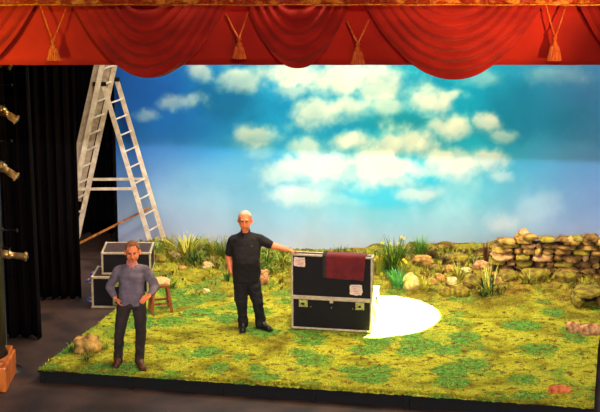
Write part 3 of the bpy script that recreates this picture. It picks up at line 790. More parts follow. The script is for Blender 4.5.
plant(474, 265, 10, 18, 20, .007, [M_lfolive, M_lfdk], 'olive shrub left of the reddish-brown spray', 'shrub', 'shrub', .8, leafy=140)
plant(529, 283, 15, 16, 22, .009, [M_lfolive, M_lfyel], 'arching leafy tuft before the wall, left of its twin', 'plant', 'leafy_plant', .9)
plant(549, 281, 13, 14, 20, .009, [M_lfyel, M_lfolive], 'smaller arching tuft before the wall, right of its twin', 'plant', 'leafy_plant', .9)
plant(500, 292, 10, 16, 22, .007, [M_lfolive, M_lfbrown], 'dry tuft between the large spiky plant and the wall foot', 'plant', 'leafy_plant', .9)
plant(72, 352, 11, 10, 22, .007, [M_lfdk, M_lfgrn], 'dark grass tuft at the left of the ochre boulder', 'grass', 'grass_tuft', .8)
plant(85, 361, 9, 14, 26, .006, [M_lfdk, M_lfdk, M_lfolive], 'dark spiky tuft in front of the ochre boulder', 'grass', 'grass_tuft', 1.1)
plant(91, 354, 11, 14, 22, .005, [M_lfyel, M_lfolive], 'straw-coloured tuft growing against the front of the boulder', 'grass', 'grass_tuft', .8)
plant(104, 349, 8, 10, 18, .006, [M_lfdk, M_lfolive], 'dark tuft at the right of the ochre boulder', 'grass', 'grass_tuft', .9)

def undergrowth():
    # matted low growth covering the bank, beyond counting
    bm = BM(); rnd = random.Random(44)
    for _ in range(9000):
        x = rnd.uniform(-2.75, 4.9); yb_ = 26.75 - .12 * (x + 2.6); y = yb_ - abs(rnd.gauss(.2, .75)) - .02
        if noise.noise(Vector((x * 2.2, y * 2.2, 3))) < -.05: continue
        if x > 2.75 and 24.6 < y < 25.6: continue
        if y > 26.62 or y < 24.2: continue
        z = ground(x, y); h = rnd.uniform(.02, .075); a = rnd.uniform(0, PI); w_ = rnd.uniform(.006, .014)
        dx, dy = math.cos(a) * w_, math.sin(a) * w_
        f = bm.faces.new([bm.verts.new((x - dx, y - dy, z - .01)), bm.verts.new((x + dx, y + dy, z - .01)), bm.verts.new((x + dx * 1.5 + rnd.uniform(-.03, .03), y + rnd.uniform(-.03, .03), z + h)), bm.verts.new((x + rnd.uniform(-.03, .03), y + rnd.uniform(-.03, .03), z + h * 1.25))])
        f.material_index = rnd.choice((0, 0, 1, 2, 3))
    o = obj('undergrowth', bm, [M_lfolive, M_lfgrn, M_lfyel, M_lfbrown])
    tag(o, 'matted olive undergrowth covering the bank along the foot of the sky cloth', 'undergrowth', None, 'stuff')
undergrowth()

# ------------------------------------------------------------------ ladder
def ladder():
    f1 = onz(156.5, 263, 0); Rv = Vector((.17, .46, 0))
    lf = Vector((onz(60, 263, 0).x, f1.y - .05, 0))
    hinge = ony(99.5, 84, f1.y + .05)                       # near-side hinge
    root = empty('step_ladder', 'tall aluminium extension ladder opened as an A-frame left of the sky cloth', 'ladder', f1)
    z = Vector((0, 0, 1))
    def sec(name, a, b, wst, ext=0, rungs=10):
        d = (b - a); end = b + d.normalized() * ext; L = (end - a).length
        bm = BM(); bar(bm, a - f1, end - f1, .03, wst, up=Vector((1, 0, 0))); o1 = obj('stile', bm, M_aluladder, root)
        bm = BM(); bar(bm, a + Rv - f1, end + Rv - f1, .03, wst, up=Vector((1, 0, 0))); obj('stile', bm, M_aluladder, root)
        k = .28
        while k < L - .1:
            q = a + d.normalized() * k - f1
            bm = BM(); bar(bm, q, q + Rv, .022, .022, up=d.normalized()); obj('rung', bm, M_aluladder, root); k += .28
        for e in (a, a + Rv):
            bm = BM(); box(bm, e - f1 + Vector((0, 0, .02)), (.11, .05, .04), bevel=.008); obj('rubber_foot', bm, M_dark, root)
    sec('right', f1.copy(), hinge + Vector((.06, 0, 0)), .075)
    sec('left', lf.copy(), hinge - Vector((.02, .02, 0)), .085, ext=1.9)
    # sliding extension section riding on the left one
    off = Vector((-.11, .03, 0)); d = (hinge - lf).normalized()
    a = lf + d * 1.0 + off
    for e in (a, a + Rv * .9):
        bm = BM(); bar(bm, e - f1, e + d * 4.0 - f1, .03, .10, up=Vector((1, 0, 0))); obj('stile', bm, M_alu, root)
    # hinge block and spreader bars
    for e in (hinge, hinge + Rv):
        bm = BM(); box(bm, e - f1, (.22, .045, .07), bevel=.01); obj('hinge', bm, M_dark, root)
    def along(a, b, zt): return a.lerp(b, (zt - a.z) / (b.z - a.z))
    zt = ony(110, 189, f1.y).z
    bm = BM(); bar(bm, along(lf, hinge, zt) - f1, along(f1, hinge, zt) - f1, .015, .045); obj('spreader_bar', bm, M_aluladder, root)
    bm = BM(); bar(bm, along(lf, hinge, zt + .06) + Rv - f1, along(f1, hinge, zt + .06) + Rv - f1, .015, .045); obj('spreader_bar', bm, M_aluladder, root)
    return f1, Rv
f1, Rv = ladder()
bm = BM(); a = ony(78, 244, f1.y - .35); b = ony(150, 207.5, f1.y + .25); bar(bm, a, b, .022, .032)
tag(obj('timber_batten', bm, M_batten), 'thin wooden batten resting slantwise through the ladder', 'batten')

# ------------------------------------------------------------------ flight cases
def flight_case(name, label, p, rz, W, D, H, tr=.028, top=None, latches=(), casters=None, group=None, parent_cat='flight case', sidelatches=False, sep=None):
    root = empty(name, label, parent_cat, p, rz, group)
    bm = BM(); box(bm, (0, D / 2, H / 2), (W - .012, D - .012, H - .012), bevel=.004); 
    o = obj('panels', bm, [M_casebk, top or M_casebk], root)
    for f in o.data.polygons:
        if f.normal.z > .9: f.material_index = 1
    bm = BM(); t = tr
    for y in (t / 2, D - t / 2):
        for z in (t / 2, H - t / 2): box(bm, (0, y, z), (W, t, t), bevel=.004)
        for x in (-W / 2 + t / 2, W / 2 - t / 2): box(bm, (x, y, H / 2), (t, t, H), bevel=.004)
    for x in (-W / 2 + t / 2, W / 2 - t / 2):
        for z in (t / 2, H - t / 2): box(bm, (x, D / 2, z), (t, D, t), bevel=.004)
    if sep: box(bm, (0, -.002 + .01, sep), (W, .02, t * .9)); box(bm, (W / 2 - .006, D / 2, sep), (.02, D, t * .9))
    obj('edge_trim', bm, M_alu, root)
    c = t * 1.0
    for x in (-1, 1):
        for y in (0, 1):
            for z in (0, 1):
                bm = BM(); ellip(bm, (x * (W / 2 - c * .42), c * .42 if y == 0 else D - c * .42, c * .42 if z == 0 else H - c * .42), (c * .72,) * 3, sub=2)
                obj('ball_corner', bm, M_alu, root, True)
    for lx, lz in latches:
        bm = BM(); box(bm, (lx, -.004, lz), (.125, .014, .105), bevel=.005); box(bm, (lx, -.014, lz), (.085, .012, .06), bevel=.004)
        l = obj('butterfly_latch', bm, M_latch, root)
        bm = BM(); tube(bm, [(lx, -.014, lz), (lx, -.03, lz)], .018, 10); box(bm, (lx, -.03, lz), (.055, .006, .016)); obj('twist_key', bm, M_dark, l)
    if sidelatches:
        for yy in (.16, D - .16):
            bm = BM(); box(bm, (W / 2 + .003, yy, H * .72), (.012, .10, .09), bevel=.004); obj('side_latch', bm, M_latch, root)
        bm = BM(); box(bm, (W / 2 + .003, D / 2, H * .5), (.012, .16, .11), bevel=.004); h = obj('recessed_handle', bm, M_alu, root)
        bm = BM(); tube(bm, [(W / 2 + .015, D / 2 - .05, H * .5), (W / 2 + .03, D / 2 - .04, H * .5), (W / 2 + .03, D / 2 + .04, H * .5), (W / 2 + .015, D / 2 + .05, H * .5)], .007, 6); obj('grip', bm, M_dark, h)
    if casters:
        for (x, y, z) in casters:
            bm = BM(); box(bm, (x - .006, y, z), (.012, .09, .09)); box(bm, (x - .035, y, z + .025), (.06, .012, .02)); box(bm, (x - .035, y, z - .025), (.06, .012, .02))
            k = obj('caster', bm, M_alu, root)
            bm = BM(); lathe(bm, [(.03, -.018), (.042, -.014), (.042, .014), (.03, .018)], (x - .06, y, z), Vector((0, 0, 1)), 16); obj('wheel', bm, M_wheel, k)
    return root
cL = onz(291.5, 329, ZP); cR = onz(371.5, 333.6, ZP); cm = (cL + cR) / 2; W = (cR - cL).length; ra = math.atan2(cR.y - cL.y, cR.x - cL.x)
nrm = Vector((-math.sin(ra), math.cos(ra), 0)); xdir = Vector((math.cos(ra), math.sin(ra), 0))
Hl = ony(331, 299, cm.y).z - ZP - .012; Hu = ony(331, 256.5, cm.y).z - ZP - Hl
big = flight_case('flight_case', 'large black flight case with two latches standing on the turf, under the upright lid', (cm.x, cm.y, ZP + .012), ra, W, .74, Hl, latches=((-W / 2 + .17, Hl - .085), (W / 2 - .17, Hl - .085)), sidelatches=True)
bm = BM(); box(bm, (0, -.008, Hl - .035), (.05, .016, .05), bevel=.004); obj('centre_catch', bm, M_alu, big)
for x_, z_ in ((-W / 2 + .28, Hl - .13), (0, Hl - .13), (W / 2 - .27, Hl - .13)):
    bm = BM(); lathe(bm, [(.007, 0), (.007, .004)], (x_, .002, z_), Vector((0, -1, 0)), 8); obj('rivet', bm, M_latch, big)
lid = flight_case('flight_case', 'shallow black case section with torn paper labels standing on top, maroon cloth over it', (cm.x, cm.y, ZP + .012 + Hl + .002), ra, W + .012, .15, Hu)
def sticker(parent, cx, cz, w_, h_, seed, name='paper_label'):
    rnd = random.Random(seed); bm = BM(); n = 22; pts = []
    for k in range(n):
        t = 2 * PI * k / n; c_, s_ = math.cos(t), math.sin(t); m = max(abs(c_), abs(s_))
        pts.append(bm.verts.new((cx + c_ / m * w_ / 2 * rnd.uniform(.88, 1.03), 0, cz + s_ / m * h_ / 2 * rnd.uniform(.88, 1.03))))
    f = bm.faces.new(pts); bmesh.ops.extrude_face_region(bm, geom=[f])
    for v in pts: v.co.y = .004
    bmesh.ops.recalc_face_normals(bm, faces=bm.faces)
    return obj(name, bm, M_paper, parent)
def onface(px, py): # local x,z on the cases' front face
    r_ = ray(px, py); o0 = Vector((0, 0, CAM_Z)); t = (cm - o0).dot(nrm) / r_.dot(nrm); q = o0 + r_ * t
    return (q - cm).dot(xdir), q.z - (ZP + .012 + Hl + .002)
x_, z_ = onface(299.5, 262); sticker(lid, x_, z_, .17, .14, 4)
x_, z_ = onface(356, 290); sticker(lid, x_, z_, .19, .16, 9)
M_ink = mat('faded_label_ink', (190, 130, 110), (160, 100, 84), 30, .8); rnd = random.Random(5)
for cx, cz, w_, h_ in ((*onface(299.5, 262), .13, .1), (*onface(356, 290), .15, .12)):
    bm = BM()
    for k in range(5): box(bm, (cx + rnd.uniform(-.02, .02), -.0015, cz - h_ / 2 + h_ * (k + .5) / 5), (w_ * rnd.uniform(.35, .75), .002, .007))
    obj('faded_print', bm, M_ink, lid)
def cloth():
    xa = onface(325, 256)[0]; xb = onface(366, 258)[0]; zb = onface(345, 278)[1]; zt = Hu + .012
    root = empty('folded_cloth', 'maroon cloth with a grey edge draped over the top of the black cases', 'cloth', (cm.x, cm.y, ZP + .012 + Hl), ra)
    bm = BM(); nu = 44; path = [(.17, zt - .16), (.168, zt - .02), (.155, zt)] + [(.13 - .13 * k / 5, zt + .004) for k in range(6)] + [(-.016, zt - .01)]
    nb = 14
    for k in range(1, nb + 1): path.append((-.02, zt - .01 + (zb - zt + .01) * k / nb))
    rows = []
    for j, (y, z) in enumerate(path):
        row = []; h = max(0, j - 8) / nb
        for i in range(nu + 1):
            u = i / nu
            x = xa + .015 + (xb - xa - .015) * (u + (-.06 * h * (u - .3)))
            yy = y - .012 * h * (1 + math.sin(u * 13 + 1)) - .005 * h * (1 + math.sin(u * 27)); zz = z + (.005 * math.sin(u * 9 + 2) * h - .012 * u * h)
            row.append(bm.verts.new((x, yy, zz)))
        rows.append(row)
    for a, b in zip(rows, rows[1:]):
        for i in range(nu):
            f = bm.faces.new((a[i], a[i + 1], b[i + 1], b[i])); f.material_index = 0
    o = obj('maroon_panel', bm, M_cloth, root, True); o.modifiers.new('t', 'SOLIDIFY').thickness = .008
    bm = BM(); rows = []
    for j, (y, z) in enumerate(path):
        h = max(0, j - 8) / nb
        rows.append([bm.verts.new((xa - .03 + .055 * i / 3, y - .008 - .01 * h, z + .004)) for i in range(4)])
    for a, b in zip(rows, rows[1:]):
        for i in range(3): bm.faces.new((a[i], a[i + 1], b[i + 1], b[i]))
    o = obj('grey_edge', bm, M_greyband, root, True); o.modifiers.new('t', 'SOLIDIFY').thickness = .01
cloth()
# the two cases off the platform at the left
cl_ = onz(91.6, 308.3, 0); lw = .66; s = mpp(cl_)
lh = ony(91.6, 277, cl_.y).z
rz2 = -.05
cc = cl_ + Vector((lw / 2, 0, 0)); cc.x -= .0
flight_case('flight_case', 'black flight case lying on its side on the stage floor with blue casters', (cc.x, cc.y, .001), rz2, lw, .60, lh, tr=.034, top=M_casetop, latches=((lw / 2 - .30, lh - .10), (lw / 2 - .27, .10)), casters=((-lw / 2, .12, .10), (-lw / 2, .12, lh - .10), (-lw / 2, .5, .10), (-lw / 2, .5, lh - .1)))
yu = cl_.y + .12
cu = ony(101.5, 271.5, yu); uh = ony(101.5, 252.8, yu).z - lh; uw = ony(151, 262, yu).x - cu.x
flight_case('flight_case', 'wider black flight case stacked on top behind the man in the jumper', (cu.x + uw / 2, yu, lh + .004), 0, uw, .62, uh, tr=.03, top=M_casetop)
# what carries the upper case's overhang: a second case hidden behind the man
flight_case('flight_case', 'black flight case on the floor mostly hidden behind the man in the jumper', (cu.x + uw - .22 , yu + .06, .001), 0, .34, .5, lh - .001, tr=.03)

# ------------------------------------------------------------------ stool
def stool():
    p = gpt(160, 312.5); s = mpp(p); H = ony(160, 284, p.y).z - p.z
    root = empty('wooden_stool', 'low wooden stool with a pale padded seat beside the man in the jumper', 'stool', (p.x, p.y + .1, p.z - .01), .25)
    bm = BM()
    ellip(bm, (0, 0, H + .025), (.16, .15, .055)); box(bm, (0, 0, H), (.27, .25, .05), bevel=.02)
    remesh('seat', bm, .012, M_seat, root, 3, .006, 14)
    tops = []
    for x, y in ((-1, -1), (1, -1), (1, 1), (-1, 1)):
        a = Vector((x * .10, y * .09, H - .02)); b = Vector((x * .15, y * .135, .005))
        bm = BM(); bar(bm, b, a, .038, .038, up=Vector((0, 1, 0))); obj('leg', bm, M_wood, root); tops.append((b, a))
    for i in range(4):
        a = tops[i][0].lerp(tops[i][1], .34); b = tops[(i + 1) % 4][0].lerp(tops[(i + 1) % 4][1], .34)
        bm = BM(); bar(bm, a, b, .022, .03); obj('stretcher', bm, M_wood, root)
    bm = BM(); box(bm, (0, 0, H - .035), (.25, .23, .035), bevel=.006); obj('apron', bm, M_wood, root)
stool()

# ------------------------------------------------------------------ side boom with lanterns
yb = 21.3
bx = ony(-1, 200, yb).x
root = empty('lighting_boom', 'dark upright pipe with brackets at the left edge beside the pillar', 'stand', (bx, yb, 0))
bm = BM(); tube(bm, [(0, 0, .01), (0, 0, 6.0)], .026, 12); obj('pole', bm, M_dark, root)
bm = BM(); lathe(bm, [(.22, 0), (.22, .015), (.05, .03), (.03, .05)]); obj('base', bm, M_dark, root)
for py in (85, 141, 230):
    z = ony(8, py, yb).z; L = ony(11.5 if py < 200 else 17, py, yb).x - bx
    bm = BM(); tube(bm, [(0, 0, z), (L, -.02, z)], .012, 8); ellip(bm, (L, -.02, z), (.02, .02, .026), sub=2); box(bm, (0, 0, z), (.07, .07, .06), bevel=.008)
    obj('bracket', bm, M_dark, root)
def lantern(label, p0, p1, r, seed, top=False):
    a = ony(*p0, yb - .12); b = ony(*p1, yb - .12); d = (b - a); L = d.length; ax = d.normalized()
    root = empty('stage_lantern', label, 'stage light', a)
    bm = BM(); lathe(bm, [(r * .5, -.02), (r * .95, 0), (r, .03), (r, L * .30), (r * .72, L * .34), (r * .72, L * .55), (r * .8, L * .56), (r * .8, L * .92), (r * 1.0, L * .93), (r * 1.0, L), (r * .7, L + .001)], (0, 0, 0), ax, 22)
    obj('housing', bm, M_brass, root)
    bm = BM(); lathe(bm, [(r * .78, L - .004), (r * .6, L + .012), (r * .2, L + .018)], (0, 0, 0), ax, 18); obj('lens', bm, M_lens, root)
    bm = BM(); fr = b - a
    lathe(bm, [(r * 1.12, L * .90), (r * 1.12, L * .97), (r * .9, L * .97)], (0, 0, 0), ax, 4); obj('colour_frame', bm, M_brass, root)
    bm = BM(); c = ax * L * .28; up = Vector((0, 0, 1))
    tube(bm, [c + Vector((0, -r * 1.1, 0)), c + Vector((0, -r * 1.1, r * 1.3)), c + Vector((0, r * 1.1, r * 1.3)), c + Vector((0, r * 1.1, 0))], .008, 6)
    tube(bm, [c + Vector((0, 0, r * 1.3)), Vector((bx - a.x, .12, c.z + r * 1.5))], .012, 6)
    obj('yoke', bm, M_dark, root)
lantern('upper brass stage lantern by the pillar, angled down to the right', (-1, 109), (17, 120.5), .062, 1)
lantern('lower brass stage lantern by the pillar, just under the small bracket, angled down', (-1, 165), (17, 177.5), .062, 2)
lantern('level-pointing dull stage lantern lowest on the boom', (3, 254), (27, 257), .058, 3)
lantern('stage lantern tucked right under the pelmet at the far left', (-2, 63), (11, 67), .05, 4)

# ------------------------------------------------------------------ people
def V(*a): return Vector(a)
def person(label, feet_mid, J, yaw_body, head_yaw, head_pitch, cfg):
    """J: joints in world coordinates (pelvis, chest, neck, head, sh/el/wr/fi for l and r (image side), hip, kn, an, toe)"""
    root = empty('person', label, 'person', feet_mid)
    off = -Vector(feet_mid)
    j = {k: Vector(v) + off for k, v in J.items()}
    sk = BM(); B = cfg.get('bulk', 1.0); y = yaw_body
    pel, che, nek, hd = j['pelvis'], j['chest'], j['neck'], j['head']
    def torso(bm, g, low=0, top=1.0, belly=0):
        waist = pel.lerp(che, .5)
        fw_ = Vector((math.sin(y), -math.cos(y), 0))
        loft(bm, [(pel + V(0, 0, -.06 - low), (.150 + g) * B, (.105 + g) * B, y), (pel + V(0, 0, .04), (.168 + g) * B, (.118 + g) * B, y), (waist + fw_ * belly * .6, (.155 + g) * B, (.112 + g + belly * .7) * B, y),
                  (waist.lerp(che, .6) + fw_ * belly * .3, (.168 + g) * B, (.118 + g + belly * .3) * B, y), (che, (.178 + g) * B, (.122 + g) * B, y), (che.lerp(nek, .5), (.150 + g) * B, (.100 + g) * B, y),
                  (che.lerp(nek, .8), (.090 + g) * B, (.074 + g) * B, y), (nek + V(0, 0, .0), .062 + g, .062 + g, y)], power=2.3)
        for s in 'lr': capsule(bm, nek.lerp(j['sh' + s], .2) + V(0, 0, -.035), j['sh' + s] + V(0, 0, -.0), .04 + g, .056 + g)
    torso(sk, -.015)
    # head
    Rh = Euler((head_pitch, 0, head_yaw)).to_matrix(); S = cfg.get('hs', 1.0)
    def h(x, y_, z): return hd + Rh @ (Vector((x, y_, z)) * S)
    def he(c, r_): ellip(sk, h(*c), tuple(q * S for q in r_), Rh)
    he((0, .012, .035), (.084, .098, .088)); he((0, -.018, -.03), (.073, .072, .086)); he((0, -.046, -.082), (.042, .036, .028)); he((0, -.060, -.012), (.060, .030, .05)); he((0, .0, -.05), (.066, .06, .05))
    for s_ in (-1, 1):
        he((s_ * .040, -.056, -.03), (.022, .026, .026)); he((s_ * .088, .010, -.008), (.011, .022, .034)); he((s_ * .024, -.084, .036), (.026, .012, .008))
    capsule(sk, h(0, -.088, .018), h(0, -.112, -.022), .009 * S, .015 * S); he((0, -.092, -.024), (.019, .013, .010))
    he((0, -.086, -.054), (.024, .012, .012))
    capsule(sk, nek + V(0, 0, -.05), h(0, .012, -.06), .062, .056)
    # arms
    for s in 'lr':
        capsule(sk, j['sh' + s], j['el' + s], .055 * B, .046 * B); capsule(sk, j['el' + s], j['wr' + s], .047 * B, .031 * B)
        hv = (j['fi' + s] - j['wr' + s]); hl = hv.length; hv.normalize()
        pn = Vector(cfg['palm' + s]).normalized(); side = hv.cross(pn).normalized(); pn = side.cross(hv)
        c0 = j['wr' + s]
        for k in range(4):   # palm rays and fingers
            o_ = (k - 1.5) * .0195
            kn = c0 + hv * .085 + side * o_
            capsule(sk, c0 + side * o_ * .6 + hv * .015, kn, .017, .0125)
            fl = (.070, .080, .076, .060)[k if cfg.get('hand' + s, 1) > 0 else 3 - k]; cu_ = cfg.get('curl' + s, .5)
            d1 = (hv - pn * cu_ * .5).normalized(); m = kn + d1 * fl * .5; d2 = (hv - pn * cu_ * 1.4).normalized()
            spread = side * o_ * .35
            capsule(sk, kn, m + spread * .5, .0105, .0095, 10); capsule(sk, m + spread * .5, m + spread + d2 * fl * .5, .0095, .008, 10)
        th = side * cfg.get('hand' + s, 1) * -1
        b0 = c0 + hv * .025 + th * .022; b1 = b0 + (hv * .6 + th * .8 - pn * .3).normalized() * .045; b2 = b1 + (hv * .9 + th * .25 - pn * .4).normalized() * .035
        capsule(sk, b0, b1, .015, .0125, 10); capsule(sk, b1, b2, .0125, .0095, 10)
    # legs and feet
    for s in 'lr':
        capsule(sk, j['hip' + s], j['kn' + s], .075, .052); capsule(sk, j['kn' + s], j['an' + s], .05, .034)
        capsule(sk, j['an' + s] + V(0, 0, -.03), j['toe' + s] + V(0, 0, .0), .03, .02)
    remesh('body', sk, .0075, M_skin, root, 3)
    # eyes, brows, mouth
    for s_ in (-1, 1):
        bm = BM(); ellip(bm, h(s_ * .030, -.087, .016), (.012 * S, .008 * S, .0065 * S), Rh, 2); obj('eye', bm, M_eye, root, True)
        bm = BM(); ellip(bm, h(s_ * .030, -.094, .036), (.019 * S, .006 * S, .005 * S), Rh, 2); obj('eyebrow', bm, cfg['hair'], root, True)
    bm = BM(); ellip(bm, h(0, -.097, -.055), (.023 * S, .006 * S, .006 * S), Rh, 2); obj('mouth', bm, M_lips, root, True)
    # hair: shell over the skull
    bm = BM(); v = bmesh.ops.create_icosphere(bm, subdivisions=4, radius=1)['verts']; hk = cfg['hairk']
    dead = []
    for q in v:
        d = q.co.copy()
        line = cfg['hairline'] + (-.55 if d.y > .1 else 0) * min(1, (d.y - .1) / .4 if d.y > .1 else 0) * 2
        if abs(d.x) > .55 and d.y < .25: line = min(line, cfg.get('sideburn', .0))
        if d.z < line or (d.y < -.62 and d.z < cfg['hairline'] + .12): dead.append(q)
        k = 1 + .03 * noise.noise(d * 5) + .02 * noise.noise(d * 14)
        q.co = h(0, .012, .035) + Rh @ (Vector((d.x * (.084 + hk), d.y * (.098 + hk), d.z * (.088 + hk * cfg.get('tophk', 1)))) * k * S)
    bmesh.ops.delete(bm, geom=dead, context='VERTS')
    o = obj('hair', bm, cfg['hair'], root, True); o.modifiers.new('t', 'SOLIDIFY').thickness = .012
    return root, j, torso, h, Rh, S

# man in the slate jumper, front left
def man_one():
    Y = onz(130, 364.5, ZP).y
    P = lambda px, py, dy=0: ony(px, py, Y + dy)
    g = ground(P(130, 364).x, Y)
    J = dict(pelvis=P(132, 300), chest=P(131.5, 274), neck=P(132, 263.5), head=P(132.5, 252.2, -.02),
             shl=P(118.5, 270.5, .01), ell=P(109.5, 287, .08), wrl=P(115, 297.5, -.05), fil=P(119.5, 305, -.07),
             shr=P(145.8, 270.5, .0), elr=P(156, 286.5, .02), wrr=P(149.5, 295.5, -.17), fir=P(140, 302, -.25),
             hipl=P(124.8, 304), knl=P(119.5, 331, -.06), anl=P(118.5, 355, .06), hipr=P(139, 304), knr=P(141, 332, -.03), anr=P(139.5, 358, -.04))
    J['anl'].z = g + .095; J['anr'].z = g + .095
    J['toel'] = J['anl'] + V(-.02, -.17, -.06); J['toer'] = J['anr'] + V(.055, -.17, -.06)
    cfg = dict(bulk=.98, hs=1.14, hair=M_hairbr, hairk=.006, tophk=2.2, hairline=.50, sideburn=.02, palml=(-1, -.3, 0), palmr=(0, -.5, 1), curll=.5, curlr=.55, handl=1, handr=-1)
    root, j, torso, h, Rh, S = person('man in a slate-blue jumper and dark jeans standing at the front, hand in pocket', (P(130, 364).x, Y, g), J, .04, .06, .14, cfg)
    bm = BM(); torso(bm, .012, low=-.0)
    for s in 'lr':
        w_ = j['wr' + s]; capsule(bm, j['sh' + s], j['el' + s], .070, .058); capsule(bm, j['el' + s], j['el' + s].lerp(w_, .88), .058, .041)
    remesh('jumper', bm, .011, M_jumper, root, 4, .010, 11)
    bm = BM()
    for s_ in (-1, 1):
        c = j['neck'] + V(s_ * .038, -.066, .008); bar(bm, c + V(s_ * .024, .05, .03), c + V(-s_ * .022, -.028, -.045), .01, .045, up=V(0, -.6, .5))
    lathe(bm, [(.074, -.03), (.071, .015), (.066, .03)], j['neck'] + V(0, -.006, .005), V(0, 0, 1), 22)
    obj('shirt_collar', bm, M_shirt, root)
    bm = BM(); loft(bm, [(j['pelvis'] + V(0, 0, -.085), .155, .112, 0), (j['pelvis'] + V(0, 0, -.03), .168, .12, 0), (j['pelvis'] + V(0, 0, .03), .168, .12, 0)], power=2.3)
    for s in 'lr':
        capsule(bm, j['hip' + s], j['kn' + s], .099, .074); capsule(bm, j['kn' + s], j['an' + s] + V(0, 0, .015), .072, .062); capsule(bm, j['an' + s] + V(0, 0, .04), j['an' + s] + V(0, -.015, -.03), .068, .064)
    remesh('jeans', bm, .011, M_jeans, root, 4, .010, 10)
    shoes(root, j, M_shoebr)
def shoes(root, j, m):
    for s in 'lr':
        a = j['an' + s]; t = j['toe' + s]; d = (t - a); d.z = 0; d.normalize(); zf = a.z - .095
        heel = Vector((a.x, a.y, zf)) - d * .055; toe = Vector((a.x, a.y, zf)) + d * .215
        bm = BM(); capsule(bm, heel + V(0, 0, .042), toe + V(0, 0, .03) - d * .04, .042, .038); capsule(bm, a + V(0, 0, .0), heel + d * .13 + V(0, 0, .055), .055, .046)
        capsule(bm, heel + d * .12 + V(0, 0, .035), toe + V(0, 0, .026) - d * .045, .045, .044)
        remesh('shoe', bm, .008, m, root, 3)
        bm = BM(); rz = math.atan2(d.y, d.x); c = (heel + toe) / 2 + V(0, 0, .008); box(bm, c, (.285, .088, .018), rz=rz, bevel=.007)
        obj('shoe_sole', bm, M_shoebk, root)
man_one()

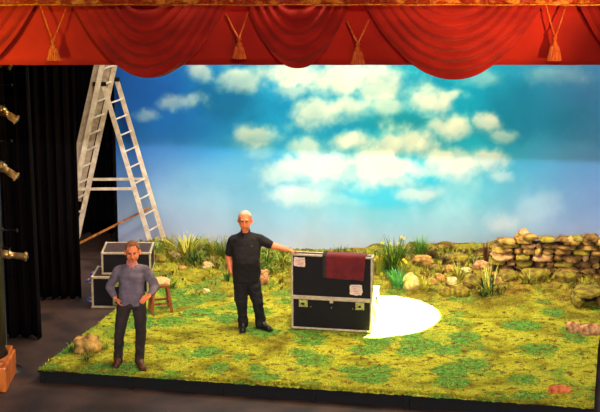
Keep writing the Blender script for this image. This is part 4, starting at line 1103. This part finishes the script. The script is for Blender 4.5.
# man in the black polo shirt, arm on the cases
def man_two():
    Y = onz(250, 329, ZP).y
    P = lambda px, py, dy=0: ony(px, py, Y + dy)
    g = ground(P(250, 329).x, Y)
    J = dict(pelvis=P(246.5, 275), chest=P(246, 245), neck=P(245.5, 232), head=P(245, 220.5, -.02),
             shl=P(233, 240, .0), ell=P(228.5, 256.5, .05), wrl=P(231, 271, -.02), fil=P(234.5, 279, -.05),
             shr=P(259, 239, .0), elr=P(276, 246.5, .02), fir=P(298, 255, .05),
             hipl=P(240.5, 279), knl=P(241.5, 304, -.04), anl=P(243, 325, .0), hipr=P(252.5, 279), knr=P(257.5, 302, -.04), anr=P(260.5, 323, .03))
    # the hand lies on the top of the upright case section, its near left end
    ct = cm - xdir * (W / 2 - .05) + nrm * .05; ct.z = ZP + .012 + Hl + Hu
    J['wrr'] = ct + V(-.115, -.06, .065); J['fir'] = ct + V(.05, 0, .020)
    J['elr'] = J['shr'].lerp(J['wrr'], .49) + V(0, .02, -.03)
    J['anl'].z = g + .095; J['anr'].z = g + .095
    J['toel'] = J['anl'] + V(.0, -.17, -.06); J['toer'] = J['anr'] + V(.12, -.12, -.06)
    cfg = dict(bulk=1.12, hs=1.12, hair=M_hairgr, hairk=.003, tophk=1, hairline=.48, sideburn=.1, palml=(-1, -.4, 0), palmr=(0, .1, 1), curll=.6, curlr=.30, handl=1, handr=-1)
    root, j, torso, h, Rh, S = person('bald man in black polo shirt and trousers, one hand resting on the cases', (P(250, 329).x, Y, g), J, 0, -.05, .06, cfg)
    bm = BM(); torso(bm, .016, low=.03, belly=.05)
    for s in 'lr':
        e = j['sh' + s].lerp(j['el' + s], .74); capsule(bm, j['sh' + s] + V(0, 0, -.005), e, .078, .066)
    remesh('polo_shirt', bm, .011, M_polo, root, 4, .008, 10)
    bm = BM()
    for s_ in (-1, 1):
        c = j['neck'] + V(s_ * .042, -.07, .0); bar(bm, c + V(s_ * .02, .055, .035), c + V(-s_ * .018, -.03, -.05), .012, .05, up=V(0, -.6, .5))
    obj('polo_collar', bm, M_polo, root)
    bm = BM()
    for k in range(2): lathe(bm, [(.006, 0), (.006, .004)], j['neck'] + V(.0, -.150 - k * .012, -.07 - .05 * k), V(0, -1, 0), 8)
    obj('buttons', bm, M_button, root)
    bm = BM(); q = j['chest'] + V(.085, -.158, .03); box(bm, q, (.035, .006, .01)); box(bm, q + V(.004, 0, -.012), (.022, .006, .006)); obj('chest_emblem', bm, M_button, root)
    bm = BM(); loft(bm, [(j['pelvis'] + V(0, 0, -.1), .165, .12, 0), (j['pelvis'] + V(0, 0, -.03), .182, .135, 0), (j['pelvis'] + V(0, 0, .04), .18, .135, 0)], power=2.3)
    for s in 'lr':
        capsule(bm, j['hip' + s], j['kn' + s], .108, .086); capsule(bm, j['kn' + s], j['an' + s] + V(0, 0, .02), .078, .068); capsule(bm, j['an' + s] + V(0, 0, .05), j['an' + s] + V(0, -.02, -.03), .076, .072)
    remesh('trousers', bm, .011, M_trou, root, 4, .011, 10)
    bm = BM(); c = j['hipl'].lerp(j['knl'], .6) + V(-.075, -.03, 0); box(bm, c, (.045, .14, .17), bevel=.015); obj('cargo_pocket', bm, M_trou, root)
    # spectacles
    bm = BM()
    for s_ in (-1, 1):
        pts = [h(s_ * .031 + .020 * math.cos(t), -.104, .014 + .014 * math.sin(t)) for t in [2 * PI * k / 14 for k in range(15)]]
        tube(bm, pts, .0022, 5); tube(bm, [h(s_ * .052, -.102, .018), h(s_ * .082, -.04, .018), h(s_ * .088, .01, .01)], .002, 5)
    tube(bm, [h(-.012, -.106, .017), h(.012, -.106, .017)], .002, 5)
    obj('spectacles', bm, M_dark, root)
    shoes(root, j, M_shoebk)
man_two()

# shared groups of the repeats
GROUPS = {'rock': 'rocks set into the turf', 'grass': 'grass tufts on the turf bank', 'shrub': 'small shrubs on the bank', 'plant': 'leafy plants on the set',
          'flowers': 'daffodil clumps', 'tassel': 'gold tassels on the pelmet', 'curtain swag': 'red velvet swags of the pelmet', 'flight case': 'black flight cases',
          'stage light': 'brass lanterns on the left boom', 'person': 'men on the set'}
for o in C.objects:
    if o.parent is None and o.get('category') in GROUPS: o['group'] = GROUPS[o['category']]
